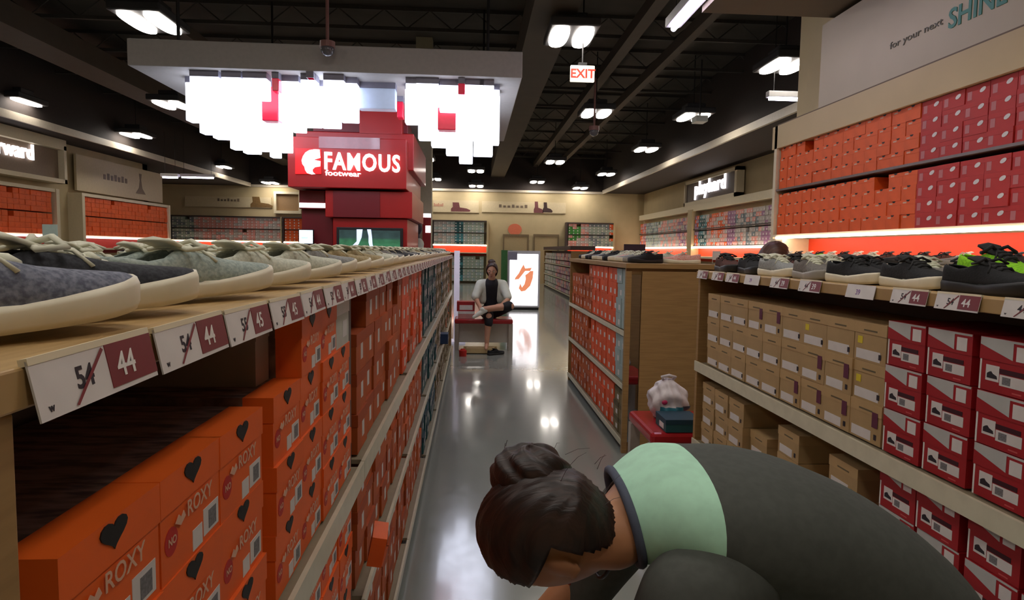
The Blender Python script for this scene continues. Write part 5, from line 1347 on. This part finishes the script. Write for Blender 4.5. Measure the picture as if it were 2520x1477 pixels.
m = MB(); m.limb([S(0.29, 9.6, 0.56), S(0.29, 9.61, 0.60)], [0.125, 0.12], 16)
m.limb([S(0.37, 9.58, 0.565), S(0.53, 9.28, 0.66), S(0.47, 9.24, 0.65)], [0.098, 0.075, 0.066], 14); m.limb([S(0.2, 9.58, 0.55), S(0.24, 9.2, 0.52), S(0.238, 9.16, 0.42)], [0.095, 0.072, 0.06], 14)
bodymesh('trousers', m, mat('black cropped trousers', (20, 18, 26), 0.8, noise=0.08), sw, 0.012, 4)
m = MB(); add_foot(m, S(0.15, 9.12, 0.62), (-0.8, -0.2, -0.4), 1.08, 0.05); bodymesh('sock', m, mat('white sock', (222, 224, 214), 0.8, noise=0.03), sw, 0.009, 3)
m = MB().ell((0, 0, 0), (0.088, 0.105, 0.122), seg=40, rings=28, fn=capfn)
bad = [f for f in m.bm.faces if not (f.calc_center_median().y < 0.045+0.35*f.calc_center_median().z and f.calc_center_median().z > -0.11 and (f.calc_center_median().z > 0.0 or f.calc_center_median().y < 0.01))]
bmesh.ops.delete(m.bm, geom=bad, context='FACES')
for v in m.bm.verts: v.co = hc2+HM2.to_3x3() @ (v.co+Vector((0, -0.006, 0.006)))
h2 = m.build('hair', hairm('brown hair', (60, 36, 30), (40, 24, 22)), sw, smooth=True); sd = h2.modifiers.new('s', 'SOLIDIFY'); sd.thickness = 0.01; sd.offset = -1; bake(h2)
MB().ell(hc2+HM2.to_3x3() @ Vector((0.01, -0.07, 0.105)), (0.055, 0.045, 0.04)).build('hair_bun', MATS['brown hair'], h2, smooth=True)
tag(sw, 'woman in white cardigan and black trousers seated cross-legged on the far bench', 'person')
p = aZ(1216, 872, 0); SP['all black'].put((p.x+0.02, p.y-0.03, 0.0), -0.9, 'black shoe on the floor beside the tan box lid', 'shoe')
# --- shopper behind the right unit
SX, SY = 2.02, 4.25
sp_ = empty('person', (SX, SY, 0))
hc3 = Vector((0.0, 0.0, 1.425))
m = MB(); HM3 = add_head(m, hc3, (0, -1, 0), (1, 0, -0.05), (0.05, 0, 1), 0.97)
m.limb([hc3-Vector((0, 0, 0.09)), Vector((-0.02, 0, 1.27))], [0.05, 0.055])
m.limb([(-0.02, 0, 1.2), (0, 0, 1.02), (0, 0, 0.84)], [0.11, 0.10, 0.12], 16); m.limb([(-0.02, -0.15, 1.22), (-0.02, 0.15, 1.22)], [0.05, 0.05])
for s in (-1, 1):
    m.limb([(-0.02, s*0.17, 1.21), (0.03, s*0.2, 0.96), (0.2, s*0.13, 0.95)], [0.045, 0.036, 0.026]); add_hand(m, (0.2, s*0.13, 0.95), (1, -s*0.2, 0), (0, 0, -1), 0.9, s)
    m.limb([(0, s*0.085, 0.82), (0.01, s*0.09, 0.43), (-0.01, s*0.09, 0.085)], [0.085, 0.055, 0.035]); add_foot(m, (-0.01, s*0.09, 0.085), (1, 0, 0))
bodymesh('body', m, skin2, sp_, 0.009, 3); face_parts(sp_, hc3, HM3, 0.97)
m = MB(); m.limb([(-0.02, 0, 1.2), (0, 0, 1.02), (0, 0, 0.86)], [0.125, 0.115, 0.13], 16); m.limb([(-0.02, -0.14, 1.21), (-0.02, 0.14, 1.21)], [0.065, 0.065])
for s in (-1, 1): m.limb([(-0.02, s*0.17, 1.2), (0.03, s*0.2, 0.98)], [0.058, 0.05])
bodymesh('top', m, mat('maroon top', (66, 22, 34), 0.85, noise=0.06), sp_, 0.012, 4)
m = MB(); m.limb([(0, 0, 0.86), (0, 0, 0.82)], [0.125, 0.125])
for s in (-1, 1): m.limb([(0, s*0.085, 0.8), (0.01, s*0.09, 0.43), (-0.01, s*0.09, 0.12)], [0.1, 0.07, 0.055])
bodymesh('trousers', m, MATS['dark denim'], sp_, 0.012, 4)
m = MB().ell((0, 0, 0), (0.098, 0.112, 0.125), seg=48, rings=30, fn=capfn)
bad = [f for f in m.bm.faces if not (f.calc_center_median().y < 0.04+0.3*f.calc_center_median().z)]
bmesh.ops.delete(m.bm, geom=bad, context='FACES')
for v in m.bm.verts: v.co = hc3+HM3.to_3x3() @ v.co
h3 = m.build('hair', hair2, sp_, smooth=True); sd = h3.modifiers.new('s', 'SOLIDIFY'); sd.thickness = 0.01; sd.offset = -1; bake(h3)
MB().limb([hc3+Vector((-0.07, 0, -0.02)), hc3+Vector((-0.09, 0, -0.12)), hc3+Vector((-0.08, 0, -0.22))], [0.075, 0.07, 0.04], 16).build('long_hair', hair2, h3, smooth=True)
tag(sp_, 'shopper with auburn hair, head showing above the right unit shoes', 'person')
def drop(o):
    for c in list(o.children): drop(c)
    bpy.data.objects.remove(o)
for P_ in list(PB.values())+list(SP.values()):
    if not P_.used: drop(P_.root)
# ------------------------------------------------------------------ world and view
w = bpy.data.worlds.new('world'); bpy.context.scene.world = w; w.use_nodes = True
w.node_tree.nodes['Background'].inputs[0].default_value = (0.5, 0.5, 0.55, 1); w.node_tree.nodes['Background'].inputs[1].default_value = 0.02
sc = bpy.context.scene
sc.view_settings.view_transform = 'Standard'; sc.view_settings.look = 'None'; sc.view_settings.gamma = 1.0; sc.view_settings.use_curve_mapping = False
sc.view_settings.exposure = 0.55
sc.cycles.max_bounces = 5; sc.cycles.diffuse_bounces = 3; sc.cycles.glossy_bounces = 3; sc.cycles.transmission_bounces = 3
sc.cycles.use_adaptive_sampling = True; sc.cycles.adaptive_threshold = 0.1
for m_ in bpy.data.materials:
    if m_.name in ('white lit letters', 'sign letters', 'lit sign face', 'red letters', 'pictured legs', 'screen picture', 'pale cyan picture', 'pictured sandal tan', 'bright red plate', 'glowing white post', 'red acrylic block', 'frosted acrylic block', 'white screen'):
        m_.cycles.emission_sampling = 'NONE'
